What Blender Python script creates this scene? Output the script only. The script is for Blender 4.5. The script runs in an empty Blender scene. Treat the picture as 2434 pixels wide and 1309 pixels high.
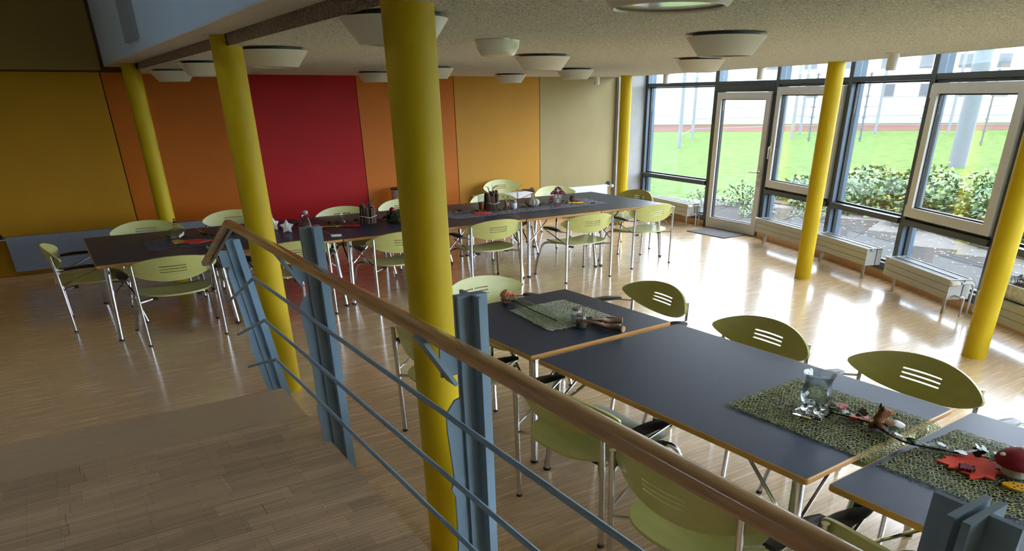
import bpy, bmesh, math, random
from mathutils import Vector, Matrix
R = math.radians
random.seed(7)
sc = bpy.context.scene
COL = sc.collection

# ------------------------------------------------------------------ camera
cam_d = bpy.data.cameras.new('camera'); cam = bpy.data.objects.new('camera', cam_d); COL.objects.link(cam)
IR = Vector((0.834912, -0.550335, -0.00732)); IU = Vector((0.257044, 0.37813, 0.889351)); IB = Vector((-0.486673, -0.744411, 0.457166))
cam.matrix_world = Matrix(((IR.x, IU.x, IB.x, 0.0), (IR.y, IU.y, IB.y, 0.0), (IR.z, IU.z, IB.z, 2.12846), (0, 0, 0, 1)))
cam_d.sensor_width = 36.0; cam_d.lens = 24.6691
cam_d.shift_x = -0.02756; cam_d.shift_y = 0.17713
cam_d.clip_start = 0.05; cam_d.clip_end = 500
sc.camera = cam

# ------------------------------------------------------------------ world (bright overcast sky
w = bpy.data.worlds.new('sky'); sc.world = w; w.use_nodes = True
nt = w.node_tree; nt.nodes.clear()
wo = nt.nodes.new('ShaderNodeOutputWorld'); bg = nt.nodes.new('ShaderNodeBackground')
bg.inputs['Color'].default_value = (0.78, 0.90, 1.04, 1); bg.inputs['Strength'].default_value = 12.0
nt.links.new(bg.outputs[0], wo.inputs[0])
sc.view_settings.view_transform = 'Standard'; sc.view_settings.look = 'None'
sc.view_settings.exposure = 0.0; sc.view_settings.gamma = 1.0; sc.view_settings.use_curve_mapping = False
sc.cycles.max_bounces = 10; sc.cycles.diffuse_bounces = 6; sc.cycles.transparent_max_bounces = 16
sc.cycles.sample_clamp_indirect = 8.0; sc.cycles.caustics_reflective = False; sc.cycles.caustics_refractive = False

# ------------------------------------------------------------------ materials
MATS = {}
def mat(name, col, rough=0.5, metal=0.0, var=0.06, scale=8.0, bump=0.0, bscale=60.0, trans=0.0, spec=0.5, alpha=1.0, coat=0.0, stretch=None, rvar=0.0):
    if name in MATS: return MATS[name]
    m = bpy.data.materials.new(name); m.use_nodes = True; t = m.node_tree; p = t.nodes['Principled BSDF']
    p.inputs['Roughness'].default_value = rough; p.inputs['Metallic'].default_value = metal
    p.inputs['Transmission Weight'].default_value = trans; p.inputs['Specular IOR Level'].default_value = spec
    p.inputs['Coat Weight'].default_value = coat
    tc = t.nodes.new('ShaderNodeTexCoord'); mp = t.nodes.new('ShaderNodeMapping'); t.links.new(tc.outputs['Object'], mp.inputs[0])
    if stretch: mp.inputs['Scale'].default_value = stretch
    nz = t.nodes.new('ShaderNodeTexNoise'); nz.inputs['Scale'].default_value = scale; nz.inputs['Detail'].default_value = 4
    t.links.new(mp.outputs[0], nz.inputs['Vector'])
    rp = t.nodes.new('ShaderNodeValToRGB')
    rp.color_ramp.elements[0].position = 0.3; rp.color_ramp.elements[1].position = 0.7
    rp.color_ramp.elements[0].color = (*[max(0, c * (1 - var)) for c in col], 1)
    rp.color_ramp.elements[1].color = (*[min(1, c * (1 + var)) for c in col], 1)
    t.links.new(nz.outputs[0], rp.inputs[0]); t.links.new(rp.outputs[0], p.inputs['Base Color'])
    if rvar:
        mr = t.nodes.new('ShaderNodeMapRange'); mr.inputs['To Min'].default_value = rough - rvar; mr.inputs['To Max'].default_value = rough + rvar
        t.links.new(nz.outputs[0], mr.inputs[0]); t.links.new(mr.outputs[0], p.inputs['Roughness'])
    if bump:
        n2 = t.nodes.new('ShaderNodeTexNoise'); n2.inputs['Scale'].default_value = bscale; n2.inputs['Detail'].default_value = 6
        t.links.new(mp.outputs[0], n2.inputs['Vector'])
        b = t.nodes.new('ShaderNodeBump'); b.inputs['Strength'].default_value = bump; b.inputs['Distance'].default_value = 0.01
        t.links.new(n2.outputs[0], b.inputs['Height']); t.links.new(b.outputs[0], p.inputs['Normal'])
    MATS[name] = m; return m

def wood_strips(name, col, bw, rh, rough=0.3, per_object=False, mortar=0.0015, coat=0.0):
    """narrow parquet lamellas: rows along X, each block its own tone, dark hairline joints"""
    m = bpy.data.materials.new(name); m.use_nodes = True; t = m.node_tree; p = t.nodes['Principled BSDF']
    tc = t.nodes.new('ShaderNodeTexCoord')
    geo = t.nodes.new('ShaderNodeNewGeometry')
    br = t.nodes.new('ShaderNodeTexBrick'); br.inputs['Scale'].default_value = 1.0
    br.inputs['Brick Width'].default_value = bw; br.inputs['Row Height'].default_value = rh
    br.inputs['Mortar Size'].default_value = mortar; br.inputs['Mortar Smooth'].default_value = 0.3
    br.inputs['Color1'].default_value = (*[c * 0.90 for c in col], 1); br.inputs['Color2'].default_value = (*[min(1, c * 1.10) for c in col], 1)
    br.inputs['Mortar'].default_value = (*[c * 0.6 for c in col], 1); br.offset = 0.37; br.inputs['Bias'].default_value = 0.1
    t.links.new(geo.outputs['Position'], br.inputs['Vector'])
    mp = t.nodes.new('ShaderNodeMapping'); mp.inputs['Scale'].default_value = (1.3, 17, 17); t.links.new(geo.outputs['Position'], mp.inputs[0])
    nz = t.nodes.new('ShaderNodeTexNoise'); nz.inputs['Scale'].default_value = 2.2; nz.inputs['Detail'].default_value = 5; t.links.new(mp.outputs[0], nz.inputs['Vector'])
    mr = t.nodes.new('ShaderNodeMapRange'); mr.inputs['From Min'].default_value = 0.3; mr.inputs['From Max'].default_value = 0.7
    mr.inputs['To Min'].default_value = 0.86; mr.inputs['To Max'].default_value = 1.12; t.links.new(nz.outputs[0], mr.inputs[0])
    mx = t.nodes.new('ShaderNodeMix'); mx.data_type = 'RGBA'; mx.blend_type = 'MULTIPLY'; mx.inputs[0].default_value = 1.0
    t.links.new(br.outputs['Color'], mx.inputs[6]); t.links.new(mr.outputs[0], mx.inputs[7])
    out = mx.outputs[2]
    if per_object:
        oi = t.nodes.new('ShaderNodeObjectInfo'); m2 = t.nodes.new('ShaderNodeMapRange'); m2.inputs['To Min'].default_value = 0.80; m2.inputs['To Max'].default_value = 1.12
        t.links.new(oi.outputs['Random'], m2.inputs[0])
        m3 = t.nodes.new('ShaderNodeMix'); m3.data_type = 'RGBA'; m3.blend_type = 'MULTIPLY'; m3.inputs[0].default_value = 1.0
        t.links.new(out, m3.inputs[6]); t.links.new(m2.outputs[0], m3.inputs[7]); out = m3.outputs[2]
    t.links.new(out, p.inputs['Base Color'])
    rr = t.nodes.new('ShaderNodeMapRange'); rr.inputs['To Min'].default_value = rough - 0.07; rr.inputs['To Max'].default_value = rough + 0.09
    t.links.new(nz.outputs[0], rr.inputs[0]); t.links.new(rr.outputs[0], p.inputs['Roughness'])
    b = t.nodes.new('ShaderNodeBump'); b.inputs['Strength'].default_value = 0.06; b.inputs['Distance'].default_value = 0.004
    t.links.new(br.outputs['Fac'], b.inputs['Height']); b.invert = True; t.links.new(b.outputs[0], p.inputs['Normal'])
    p.inputs['Coat Weight'].default_value = coat; p.inputs['Coat Roughness'].default_value = 0.13
    MATS[name] = m; return m

def wood_wool(name, col, bump=0.7):
    m = bpy.data.materials.new(name); m.use_nodes = True; t = m.node_tree; p = t.nodes['Principled BSDF']
    p.inputs['Roughness'].default_value = 0.95; p.inputs['Specular IOR Level'].default_value = 0.1
    g = t.nodes.new('ShaderNodeNewGeometry')
    a = t.nodes.new('ShaderNodeTexNoise'); a.inputs['Scale'].default_value = 22; a.inputs['Detail'].default_value = 3; a.inputs['Distortion'].default_value = 2.5
    t.links.new(g.outputs['Position'], a.inputs['Vector'])
    wv = t.nodes.new('ShaderNodeTexWave'); wv.inputs['Scale'].default_value = 9; wv.inputs['Distortion'].default_value = 26; wv.inputs['Detail'].default_value = 4; wv.inputs['Detail Scale'].default_value = 2.2
    t.links.new(g.outputs['Position'], wv.inputs['Vector'])
    mx = t.nodes.new('ShaderNodeMath'); mx.operation = 'MULTIPLY'; t.links.new(a.outputs[0], mx.inputs[0]); t.links.new(wv.outputs[0], mx.inputs[1])
    rp = t.nodes.new('ShaderNodeValToRGB'); e = rp.color_ramp.elements
    e[0].position = 0.03; e[0].color = (*[c * 0.45 for c in col], 1); e[1].position = 0.2; e[1].color = (*col, 1)
    t.links.new(mx.outputs[0], rp.inputs[0]); t.links.new(rp.outputs[0], p.inputs['Base Color'])
    b = t.nodes.new('ShaderNodeBump'); b.inputs['Strength'].default_value = bump; b.inputs['Distance'].default_value = 0.008
    t.links.new(mx.outputs[0], b.inputs['Height']); t.links.new(b.outputs[0], p.inputs['Normal'])
    MATS[name] = m; return m

def thin_glass(name, tint=(1, 1, 1), refl=0.06):
    m = bpy.data.materials.new(name); m.use_nodes = True; t = m.node_tree; t.nodes.clear()
    o = t.nodes.new('ShaderNodeOutputMaterial'); a = t.nodes.new('ShaderNodeBsdfTransparent'); a.inputs[0].default_value = (*tint, 1)
    g = t.nodes.new('ShaderNodeBsdfGlossy'); g.inputs['Roughness'].default_value = 0.02
    lw = t.nodes.new('ShaderNodeLayerWeight'); lw.inputs[0].default_value = 0.25
    nz = t.nodes.new('ShaderNodeTexNoise'); nz.inputs['Scale'].default_value = 2.0
    mr = t.nodes.new('ShaderNodeMapRange'); mr.inputs['To Min'].default_value = refl * 0.5; mr.inputs['To Max'].default_value = refl * 4
    t.links.new(lw.outputs['Fresnel'], mr.inputs[0])
    mx = t.nodes.new('ShaderNodeMixShader'); t.links.new(mr.outputs[0], mx.inputs[0]); t.links.new(a.outputs[0], mx.inputs[1]); t.links.new(g.outputs[0], mx.inputs[2])
    t.links.new(mx.outputs[0], o.inputs[0]); MATS[name] = m; return m

def clear_glass(name, tint=(1, 1, 1), rough=0.0):
    m = mat(name, tint, rough, trans=1.0, var=0.01); m.node_tree.nodes['Principled BSDF'].inputs['IOR'].default_value = 1.35; return m

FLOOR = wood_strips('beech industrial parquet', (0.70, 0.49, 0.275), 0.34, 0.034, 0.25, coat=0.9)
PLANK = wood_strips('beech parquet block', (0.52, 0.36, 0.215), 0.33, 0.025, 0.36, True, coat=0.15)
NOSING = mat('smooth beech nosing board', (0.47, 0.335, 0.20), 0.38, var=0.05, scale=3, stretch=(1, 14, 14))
CEIL = wood_wool('grey wood wool board', (0.92, 0.94, 0.97))
CEDGE = wood_wool('brown wood wool edge', (0.42, 0.33, 0.26), 1.0)
YEL = mat('yellow column paint', (0.57, 0.405, 0.003), 0.5, spec=0.3, var=0.03, bump=0.05, bscale=120)
BLUE = mat('blue grey steel paint', (0.23, 0.35, 0.45), 0.4, var=0.05)
FASC = mat('light blue parapet paint', (0.55, 0.76, 1.0), 0.5, var=0.03, scale=2)
LIP = mat('grey soffit paint', (0.6, 0.6, 0.6), 0.6)
OAK = mat('oak handrail', (0.58, 0.33, 0.14), 0.24, var=0.2, scale=4, stretch=(14, 1, 14), coat=0.5)
CHROME = mat('chrome tube', (0.62, 0.62, 0.63), 0.16, 1.0, var=0.03)
LIME = mat('lime stained plywood', (0.48, 0.485, 0.16), 0.32, var=0.05, scale=3, stretch=(1, 8, 8))
BLACK = mat('black armrest plastic', (0.012, 0.012, 0.014), 0.4)
RUBBER = mat('black rubber', (0.015, 0.015, 0.015), 0.7)
TOP = mat('anthracite laminate', (0.020, 0.036, 0.070), 0.40, spec=0.34, var=0.08, scale=30, bump=0.03, bscale=300)
EDGE = mat('beech edge band', (0.52, 0.27, 0.075), 0.4, var=0.1, scale=6)
DARKF = mat('dark grey facade frame', (0.045, 0.055, 0.062), 0.4)
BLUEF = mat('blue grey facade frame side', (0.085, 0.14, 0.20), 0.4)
WHITEF = mat('light grey sash frame', (0.60, 0.60, 0.60), 0.45, var=0.02)
GASKET = mat('black gasket', (0.01, 0.01, 0.012), 0.6)
GLASS = thin_glass('window glass')
BASEB = mat('beech skirting', (0.50, 0.28, 0.11), 0.4, var=0.12, scale=5, stretch=(1, 1, 10))
RADM = mat('grey radiator enamel', (0.42, 0.42, 0.39), 0.4, var=0.02)
RADD = mat('dark radiator slot', (0.05, 0.065, 0.085), 0.5)
RADB = mat('blue grey flat radiator', (0.24, 0.29, 0.37), 0.42, var=0.02)
RADW = mat('white flat radiator', (0.72, 0.74, 0.78), 0.42, var=0.02)
VALVE = mat('ivory valve plastic', (0.7, 0.68, 0.58), 0.4)
LAMPW = mat('white lamp enamel', (0.74, 0.73, 0.70), 0.4, var=0.02)
LAMPG = mat('opal lamp glass', (0.85, 0.83, 0.76), 0.18, var=0.02, coat=0.5)
GREYW = mat('grey plaster', (0.34, 0.34, 0.33), 0.8, var=0.05, bump=0.1)
OFFW = mat('off white plaster', (0.62, 0.60, 0.55), 0.85, var=0.03, bump=0.08)

# ------------------------------------------------------------------ mesh helpers
def obj(name, me, m, parent=None, loc=None):
    o = bpy.data.objects.new(name, me)
    if m is not None and len(me.materials) == 0: me.materials.append(m)
    COL.objects.link(o)
    if parent is not None: o.parent = parent
    if loc is not None: o.location = loc
    return o
def make(name, V, F, m, parent=None, smooth=False, angle=40, loc=None):
    me = bpy.data.meshes.new(name); me.from_pydata([tuple(v) for v in V], [], F); me.update()
    if smooth:
        me.polygons.foreach_set('use_smooth', [True] * len(me.polygons)); me.set_sharp_from_angle(angle=R(angle))
    return obj(name, me, m, parent, loc)
def empty(name, loc=(0, 0, 0), rz=0):
    o = bpy.data.objects.new(name, None); COL.objects.link(o); o.location = loc; o.rotation_euler = (0, 0, rz); o.empty_display_size = 0.1; return o
def tag(o, label, cat, group=None):
    o['label'] = label; o['category'] = cat
    if group: o['group'] = group
    return o
def struct(o, label=None):
    o['kind'] = 'structure'
    if label: o['label'] = label
    return o
class MB:
    def __init__(s): s.V = []; s.F = []
    def add(s, V, F):
        k = len(s.V); s.V += [tuple(v) for v in V]; s.F += [tuple(i + k for i in f) for f in F]; return s
    def box(s, x0, x1, y0, y1, z0, z1): return s.obox(Vector((0, 0, 0)), Vector((1, 0, 0)), Vector((0, 1, 0)), x0, x1, y0, y1, z0, z1)
    def obox(s, o, ex, ey, a0, a1, b0, b1, z0, z1, ez=Vector((0, 0, 1))):
        P = [o + ex * a + ey * b + ez * z for z in (z0, z1) for a, b in ((a0, b0), (a1, b0), (a1, b1), (a0, b1))]
        return s.add(P, [(0, 3, 2, 1), (4, 5, 6, 7), (0, 1, 5, 4), (1, 2, 6, 5), (2, 3, 7, 6), (3, 0, 4, 7)])
    def tube(s, path, r, n=8, cap=True, r1=None):
        P = [Vector(p) for p in path]; k = len(P); rings = []
        t0 = (P[1] - P[0]).normalized(); up = Vector((0, 0, 1)) if abs(t0.z) < 0.9 else Vector((1, 0, 0)); nrm = (up - t0 * up.dot(t0)).normalized()
        for i in range(k):
            if i == 0: t = (P[1] - P[0])
            elif i == k - 1: t = (P[-1] - P[-2])
            else: t = (P[i] - P[i - 1]).normalized() + (P[i + 1] - P[i]).normalized()
            t = t.normalized() if t.length > 1e-9 else t0
            nrm = (nrm - t * nrm.dot(t)).normalized(); b = t.cross(nrm)
            rr = r if r1 is None else r + (r1 - r) * i / (k - 1)
            if isinstance(r, (list, tuple)): rr = r[i]
            sc_ = 1.0
            rings.append([P[i] + (nrm * math.cos(2 * math.pi * j / n) + b * math.sin(2 * math.pi * j / n)) * rr * sc_ for j in range(n)])
        V = [v for q in rings for v in q]; F = []
        for i in range(k - 1):
            for j in range(n): F.append((i * n + j, i * n + (j + 1) % n, (i + 1) * n + (j + 1) % n, (i + 1) * n + j))
        if cap: F.append(tuple(range(n - 1, -1, -1))); F.append(tuple((k - 1) * n + j for j in range(n)))
        return s.add(V, F)
    def lathe(s, prof, n=24, c=(0, 0, 0), cap=True):
        V = []; F = []; k = len(prof)
        for r, z in prof:
            for j in range(n): V.append((c[0] + r * math.cos(2 * math.pi * j / n), c[1] + r * math.sin(2 * math.pi * j / n), c[2] + z))
        for i in range(k - 1):
            for j in range(n): F.append((i * n + j, i * n + (j + 1) % n, (i + 1) * n + (j + 1) % n, (i + 1) * n + j))
        if cap:
            if prof[0][0] > 1e-5: F.append(tuple(range(n - 1, -1, -1)))
            if prof[-1][0] > 1e-5: F.append(tuple((k - 1) * n + j for j in range(n)))
        return s.add(V, F)
    def prism(s, poly, z0, z1):
        n = len(poly); V = [(p[0], p[1], z0) for p in poly] + [(p[0], p[1], z1) for p in poly]
        F = [tuple(range(n - 1, -1, -1)), tuple(range(n, 2 * n))] + [(i, (i + 1) % n, n + (i + 1) % n, n + i) for i in range(n)]
        return s.add(V, F)
    def ball(s, c, r, n=10, m=7, sq=(1, 1, 1)):
        prof = [(max(1e-4, r * math.sin(math.pi * i / m)), -r * math.cos(math.pi * i / m)) for i in range(m + 1)]
        k = len(s.V); s.lathe(prof, n, (0, 0, 0), False)
        for i in range(k, len(s.V)): v = s.V[i]; s.V[i] = (c[0] + v[0] * sq[0], c[1] + v[1] * sq[1], c[2] + v[2] * sq[2])
        return s
    def build(s, name, m, parent=None, smooth=False, angle=40, loc=None): return make(name, s.V, s.F, m, parent, smooth, angle, loc)
def fillet(path, rad, n=5):
    P = [Vector(p) for p in path]; out = [P[0]]
    for i in range(1, len(P) - 1):
        a, b, c = P[i - 1], P[i], P[i + 1]; d0 = (a - b); d1 = (c - b); l = min(rad, d0.length * .45, d1.length * .45)
        p0 = b + d0.normalized() * l; p1 = b + d1.normalized() * l
        for k in range(n + 1):
            t = k / n; out.append((p0 * (1 - t) + b * t) * (1 - t) + (b * (1 - t) + p1 * t) * t)
    out.append(P[-1]); return out
def sheet(grid, th, name, m, parent, mask=None, angle=35, nrm=None, closed=False):
    """grid[i][j] of Vectors -> plate of thickness th with holes where mask(i,j)"""
    ni, nj = len(grid), len(grid[0]); N = [[None] * nj for _ in range(ni)]
    for i in range(ni):
        for j in range(nj):
            jj0, jj1 = ((j - 1) % nj, (j + 1) % nj) if closed else (max(0, j - 1), min(nj - 1, j + 1))
            du = grid[min(ni - 1, i + 1)][j] - grid[max(0, i - 1)][j]; dv = grid[i][jj1] - grid[i][jj0]
            q = du.cross(dv); N[i][j] = q.normalized() if q.length > 1e-9 else (nrm or Vector((0, 0, 1)))
    V = [grid[i][j] + N[i][j] * th * .5 for i in range(ni) for j in range(nj)] + [grid[i][j] - N[i][j] * th * .5 for i in range(ni) for j in range(nj)]
    off = ni * nj; F = []; ec = {}
    for i in range(ni - 1):
        for j in range(nj if closed else nj - 1):
            if mask and mask(i, j): continue
            q = (i * nj + j, (i + 1) * nj + j, (i + 1) * nj + (j + 1) % nj, i * nj + (j + 1) % nj)
            F.append(q); F.append(tuple(v + off for v in reversed(q)))
            for a, b in zip(q, q[1:] + q[:1]):
                if (b, a) in ec: del ec[(b, a)]
                else: ec[(a, b)] = 1
    for a, b in ec: F.append((b, a, a + off, b + off))
    me = bpy.data.meshes.new(name); me.from_pydata([tuple(v) for v in V], [], F)
    bm = bmesh.new(); bm.from_mesh(me); bmesh.ops.remove_doubles(bm, verts=bm.verts, dist=1e-5)
    bmesh.ops.delete(bm, geom=[v for v in bm.verts if not v.link_faces], context='VERTS')
    bmesh.ops.recalc_face_normals(bm, faces=bm.faces); bm.to_mesh(me); bm.free()
    me.polygons.foreach_set('use_smooth', [True] * len(me.polygons)); me.set_sharp_from_angle(angle=R(angle))
    return obj(name, me, m, parent)
def copy_tree(o, parent=None):
    c = o.copy(); COL.objects.link(c)
    if parent is not None: c.parent = parent
    for ch in list(o.children): copy_tree(ch, c)
    return c

# ------------------------------------------------------------------ plan
MUL = [(9.989, 11.473), (9.808, 9.493), (9.726, 8.153), (9.222, 6.53), (8.656, 5.069), (7.996, 3.656), (7.27, 2.27), (6.46, 0.93), (5.55, -0.36), (4.5, -1.6), (3.3, -2.8)]
MUL = [Vector((x, y, 0)) for x, y in MUL]
YB = 11.6            # back wall
XL, YN, ZR = -5.0, -2.8, 5.5
ZP = 0.5             # platform height
def ceil_z(y): return 2.43 + 0.0045 * (YB - y)

# floor polygon follows the curved facade
poly = [(XL, YN), (3.3, YN)] + [(v.x, v.y) for v in reversed(MUL[:-1])] + [(9.99, YB), (XL, YB)]
struct(MB().prism(poly, -0.12, 0.0).build('floor', FLOOR), 'pale beech strip parquet of the lower dining hall')

# raised platform with parquet blocks, nosing board and steps
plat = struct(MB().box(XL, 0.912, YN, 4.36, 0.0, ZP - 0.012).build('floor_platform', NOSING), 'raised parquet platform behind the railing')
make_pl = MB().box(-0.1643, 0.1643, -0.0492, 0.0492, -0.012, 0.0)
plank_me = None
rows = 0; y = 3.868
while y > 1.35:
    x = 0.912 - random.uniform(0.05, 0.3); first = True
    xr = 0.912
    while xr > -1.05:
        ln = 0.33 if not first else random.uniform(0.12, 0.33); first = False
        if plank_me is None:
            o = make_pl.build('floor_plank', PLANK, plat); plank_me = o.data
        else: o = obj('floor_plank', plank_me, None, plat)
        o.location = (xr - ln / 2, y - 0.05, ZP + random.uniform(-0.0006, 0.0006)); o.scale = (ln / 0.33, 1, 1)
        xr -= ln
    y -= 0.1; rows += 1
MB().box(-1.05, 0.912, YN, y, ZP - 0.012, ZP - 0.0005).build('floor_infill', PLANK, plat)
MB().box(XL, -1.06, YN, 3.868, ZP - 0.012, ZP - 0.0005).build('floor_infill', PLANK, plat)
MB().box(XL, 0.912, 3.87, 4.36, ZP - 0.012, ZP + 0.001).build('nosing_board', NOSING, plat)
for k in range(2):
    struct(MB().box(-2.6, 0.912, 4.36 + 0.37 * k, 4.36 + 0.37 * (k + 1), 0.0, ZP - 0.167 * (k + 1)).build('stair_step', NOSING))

# ------------------------------------------------------------------ back wall with coloured panels
wb = struct(MB().box(XL, 10.1, YB, YB + 0.2, -0.1, ZR).build('wall_back', mat('dark joint', (0.10, 0.05, 0.02), 0.8)), 'far wall clad in coloured panels')
PAN = [('ochre panel', (0.416, 0.211, 0.0108)), ('burnt orange panel', (0.416, 0.105, 0.0048)), ('red panel', (0.400, 0.009, 0.0108)), ('orange panel', (0.528, 0.156, 0.0180)),
       ('amber panel', (0.504, 0.261, 0.0360)), ('sand panel', (0.36, 0.295, 0.145)), ('olive panel', (0.288, 0.211, 0.0660))]
XS = [-4.13, -2.445, -0.765, 0.918, 2.605, 4.290, 5.940, 7.620, 9.330]
def wall_panel(x0, x1, z0, z1, c):
    return MB().box(x0 + 0.006, x1 - 0.006, YB - 0.018, YB - 0.0005, z0, z1).build('wall_panel', mat(PAN[c][0], PAN[c][1], 0.5, var=0.03, scale=3, bump=0.04, bscale=90, spec=0.15), wb)
for x0, x1, c in ((XL, 0.918, 0), (0.918, 2.605, 1), (2.605, 4.29, 2), (4.29, 5.94, 3), (5.94, 7.62, 4), (7.62, 9.33, 5)):
    wall_panel(x0, x1, 0.075, 2.438, c)
wall_panel(XL, 0.95, 2.462, ZR - 0.05, 6)
MB().box(9.336, 10.0, YB - 0.10, YB - 0.0005, 0.0, 2.9).build('wall_pier', GREYW, wb)
struct(MB().box(XL, 9.33, YB - 0.035, YB - 0.019, 0.0, 0.07).build('baseboard_back', BASEB), 'narrow wooden skirting along the coloured wall')

# other walls of the hall (behind the viewer), roof; an assumed, unseen roof light brightens the void
struct(MB().box(XL - 0.2, XL, YN, YB, 0, ZR).build('wall_left', OFFW), 'side wall of the double height hall')
struct(MB().box(XL, 3.4, YN - 0.2, YN, 0, ZR).build('wall_near', OFFW))
SKX, SKY = (-3.0, -1.7), (4.4, 6.2)      # roof light over the double height hall
rf = MB(); rf.box(XL - .2, SKX[0], YN - .2, YB + .2, ZR, ZR + .25); rf.box(SKX[1], 10.6, YN - .2, YB + .2, ZR, ZR + .25); rf.box(SKX[0], SKX[1], YN - .2, SKY[0], ZR, ZR + .25); rf.box(SKX[0], SKX[1], SKY[1], YB + .2, ZR, ZR + .25)
struct(rf.build('ceiling_roof', OFFW))
W = struct(empty('window_20'), 'glazed roof light over the double height hall')
for k in range(3):
    ya = SKY[0] + k * (SKY[1] - SKY[0]) / 3; yb_ = SKY[0] + (k + 1) * (SKY[1] - SKY[0]) / 3
    b = MB(); b.box(SKX[0], SKX[0] + .06, ya, yb_, ZR + .1, ZR + .18); b.box(SKX[1] - .06, SKX[1], ya, yb_, ZR + .1, ZR + .18); b.box(SKX[0] + .06, SKX[1] - .06, ya, ya + .05, ZR + .1, ZR + .18); b.box(SKX[0] + .06, SKX[1] - .06, yb_ - .05, yb_, ZR + .1, ZR + .18); b.build('window_frame', DARKF, W)
    MB().box(SKX[0] + .06, SKX[1] - .06, ya + .05, yb_ - .05, ZR + .13, ZR + .14).build('pane', GLASS, W)

# ------------------------------------------------------------------ ceiling of wood wool boards, gallery edge
EDGEK = [(11.6, 9.3), (10.574, 9.15), (5.808, 8.10), (2.926, 6.80), (0.4, 5.1), (-1.6, 3.4), (-2.8, 2.0)]
def edge_x(y):
    for (y0, x0), (y1, x1) in zip(EDGEK, EDGEK[1:]):
        if y1 <= y <= y0: return x0 + (x1 - x0) * (y0 - y) / (y0 - y1)
    return 2.0
def zprism(poly, dz0, dz1):
    n = len(poly); b = MB()
    b.add([(p[0], p[1], ceil_z(p[1]) + dz0) for p in poly] + [(p[0], p[1], ceil_z(p[1]) + dz1) for p in poly],
          [tuple(range(n - 1, -1, -1)), tuple(range(n, 2 * n))] + [(i, (i + 1) % n, n + (i + 1) % n, n + i) for i in range(n)]); return b
cp = [(1.22, YN), (1.9, YN)] + [(x - .05, y) for y, x in reversed(EDGEK[:-1])] + [(1.22, YB)]
ceil = struct(zprism(cp, 0.022, 0.36).build('ceiling', LIP), 'low wood wool ceiling under the gallery')
SX = [1.225, 2.61, 4.42, 6.23, 8.04, 9.5]
for si in range(5):
    x0, x1 = SX[si] + 0.003, SX[si + 1] - 0.003; yb = YB - (si % 2) * 1.4
    cuts = [YB] if si % 2 else []
    while yb > YN: cuts.append(yb); yb -= 2.85
    cuts.append(YN)
    if si >= 2: cuts = sorted(set(cuts + [q[0] for q in EDGEK if q[0] > YN and SX[si] < q[1] + .3]), reverse=True)
    for ya, yc in zip(cuts, cuts[1:]):
        ya -= 0.003; yc += 0.003
        xa, xc = min(x1, edge_x(ya)), min(x1, edge_x(yc))
        if xa <= x0 + 0.02: continue
        if xc <= x0 + 0.02:
            yy = ya
            while edge_x(yy) > x0 and yy > yc: yy -= 0.01
            P = [(x0, yy), (xa, ya), (x0, ya)]
        else: P = [(x0, yc), (xc, yc), (xa, ya), (x0, ya)]
        zprism(P, -0.004, 0.02).build('ceiling_board', CEIL, ceil)
MB().box(1.218, 1.2245, YN, YB - 0.02, 2.437, 2.53).build('ceiling_board_edge', CEDGE, ceil)

gal = struct(MB().box(1.0, 1.2, YN, YB - 0.02, 2.50, 2.78).build('wall_gallery', LIP), 'light blue gallery parapet above the columns')
MB().box(0.985, 1.0, YN, 7.70, 2.512, 3.75).build('parapet_panel', FASC, gal)
MB().box(0.985, 1.0, 8.62, YB - 0.03, 2.512, 3.75).build('parapet_panel', FASC, gal)
MB().box(0.990, 1.0, 7.705, 8.615, 2.512, 3.75).build('parapet_panel', FASC, gal)
MB().box(0.955, 0.990, 7.76, 8.56, 2.60, 3.75).build('cover_strip', mat('greenish grey strip', (0.30, 0.37, 0.42), 0.5), gal)
MB().box(0.982, 0.9995, YN, YB - 0.03, 2.50, 2.511).build('parapet_edge', LIP, gal)

# ------------------------------------------------------------------ columns
CPOS = [(1.154, 10.394, 'yellow round column at the gallery edge closest to the far coloured wall', 1), (1.230, 5.647, 'yellow round column crossing behind the bend of the wooden handrail', 1),
        (1.282, 2.834, 'thickest looking yellow column, nearest to the camera behind the railing', 1), (8.742, 10.574, 'slim yellow column in the far corner beside the grey pier', 0),
        (7.897, 5.808, 'yellow column standing before the radiators in the middle of the windows', 0), (6.627, 2.926, 'yellow column cut by the right picture edge', 0)]
for i, (x, y, lab, g) in enumerate(CPOS):
    b = MB(); n = 40; r = 0.0985; zt = ceil_z(y)
    if g:
        V = []; F = []
        ang = [2 * math.pi * j / n for j in range(n)]
        for a in ang: V.append((r * math.cos(a), r * math.sin(a), 0.0))
        for a in ang: V.append((r * math.cos(a), r * math.sin(a), 2.4365))
        for j in range(n): F.append((j, (j + 1) % n, n + (j + 1) % n, n + j))
        F.append(tuple(range(n - 1, -1, -1))); F.append(tuple(range(n, 2 * n)))
        b.add(V, F)
        xc = 1.216 - x      # the part outside the ceiling boards runs on up to the soffit
        pp = [(r * math.cos(a), r * math.sin(a)) for a in [2 * math.pi * j / 60 for j in range(60)] if r * math.cos(a) < xc]
        if len(pp) >= 3:
            pp.sort(key=lambda q: math.atan2(q[1], q[0]) % (2 * math.pi)); b.prism(pp, 2.4, 2.499)
    else: b.lathe([(r, 0), (r, zt - 0.005)], n)
    c = b.build('column', YEL, None, True, 40, (x, y, 0)); tag(c, lab, 'column')

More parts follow.
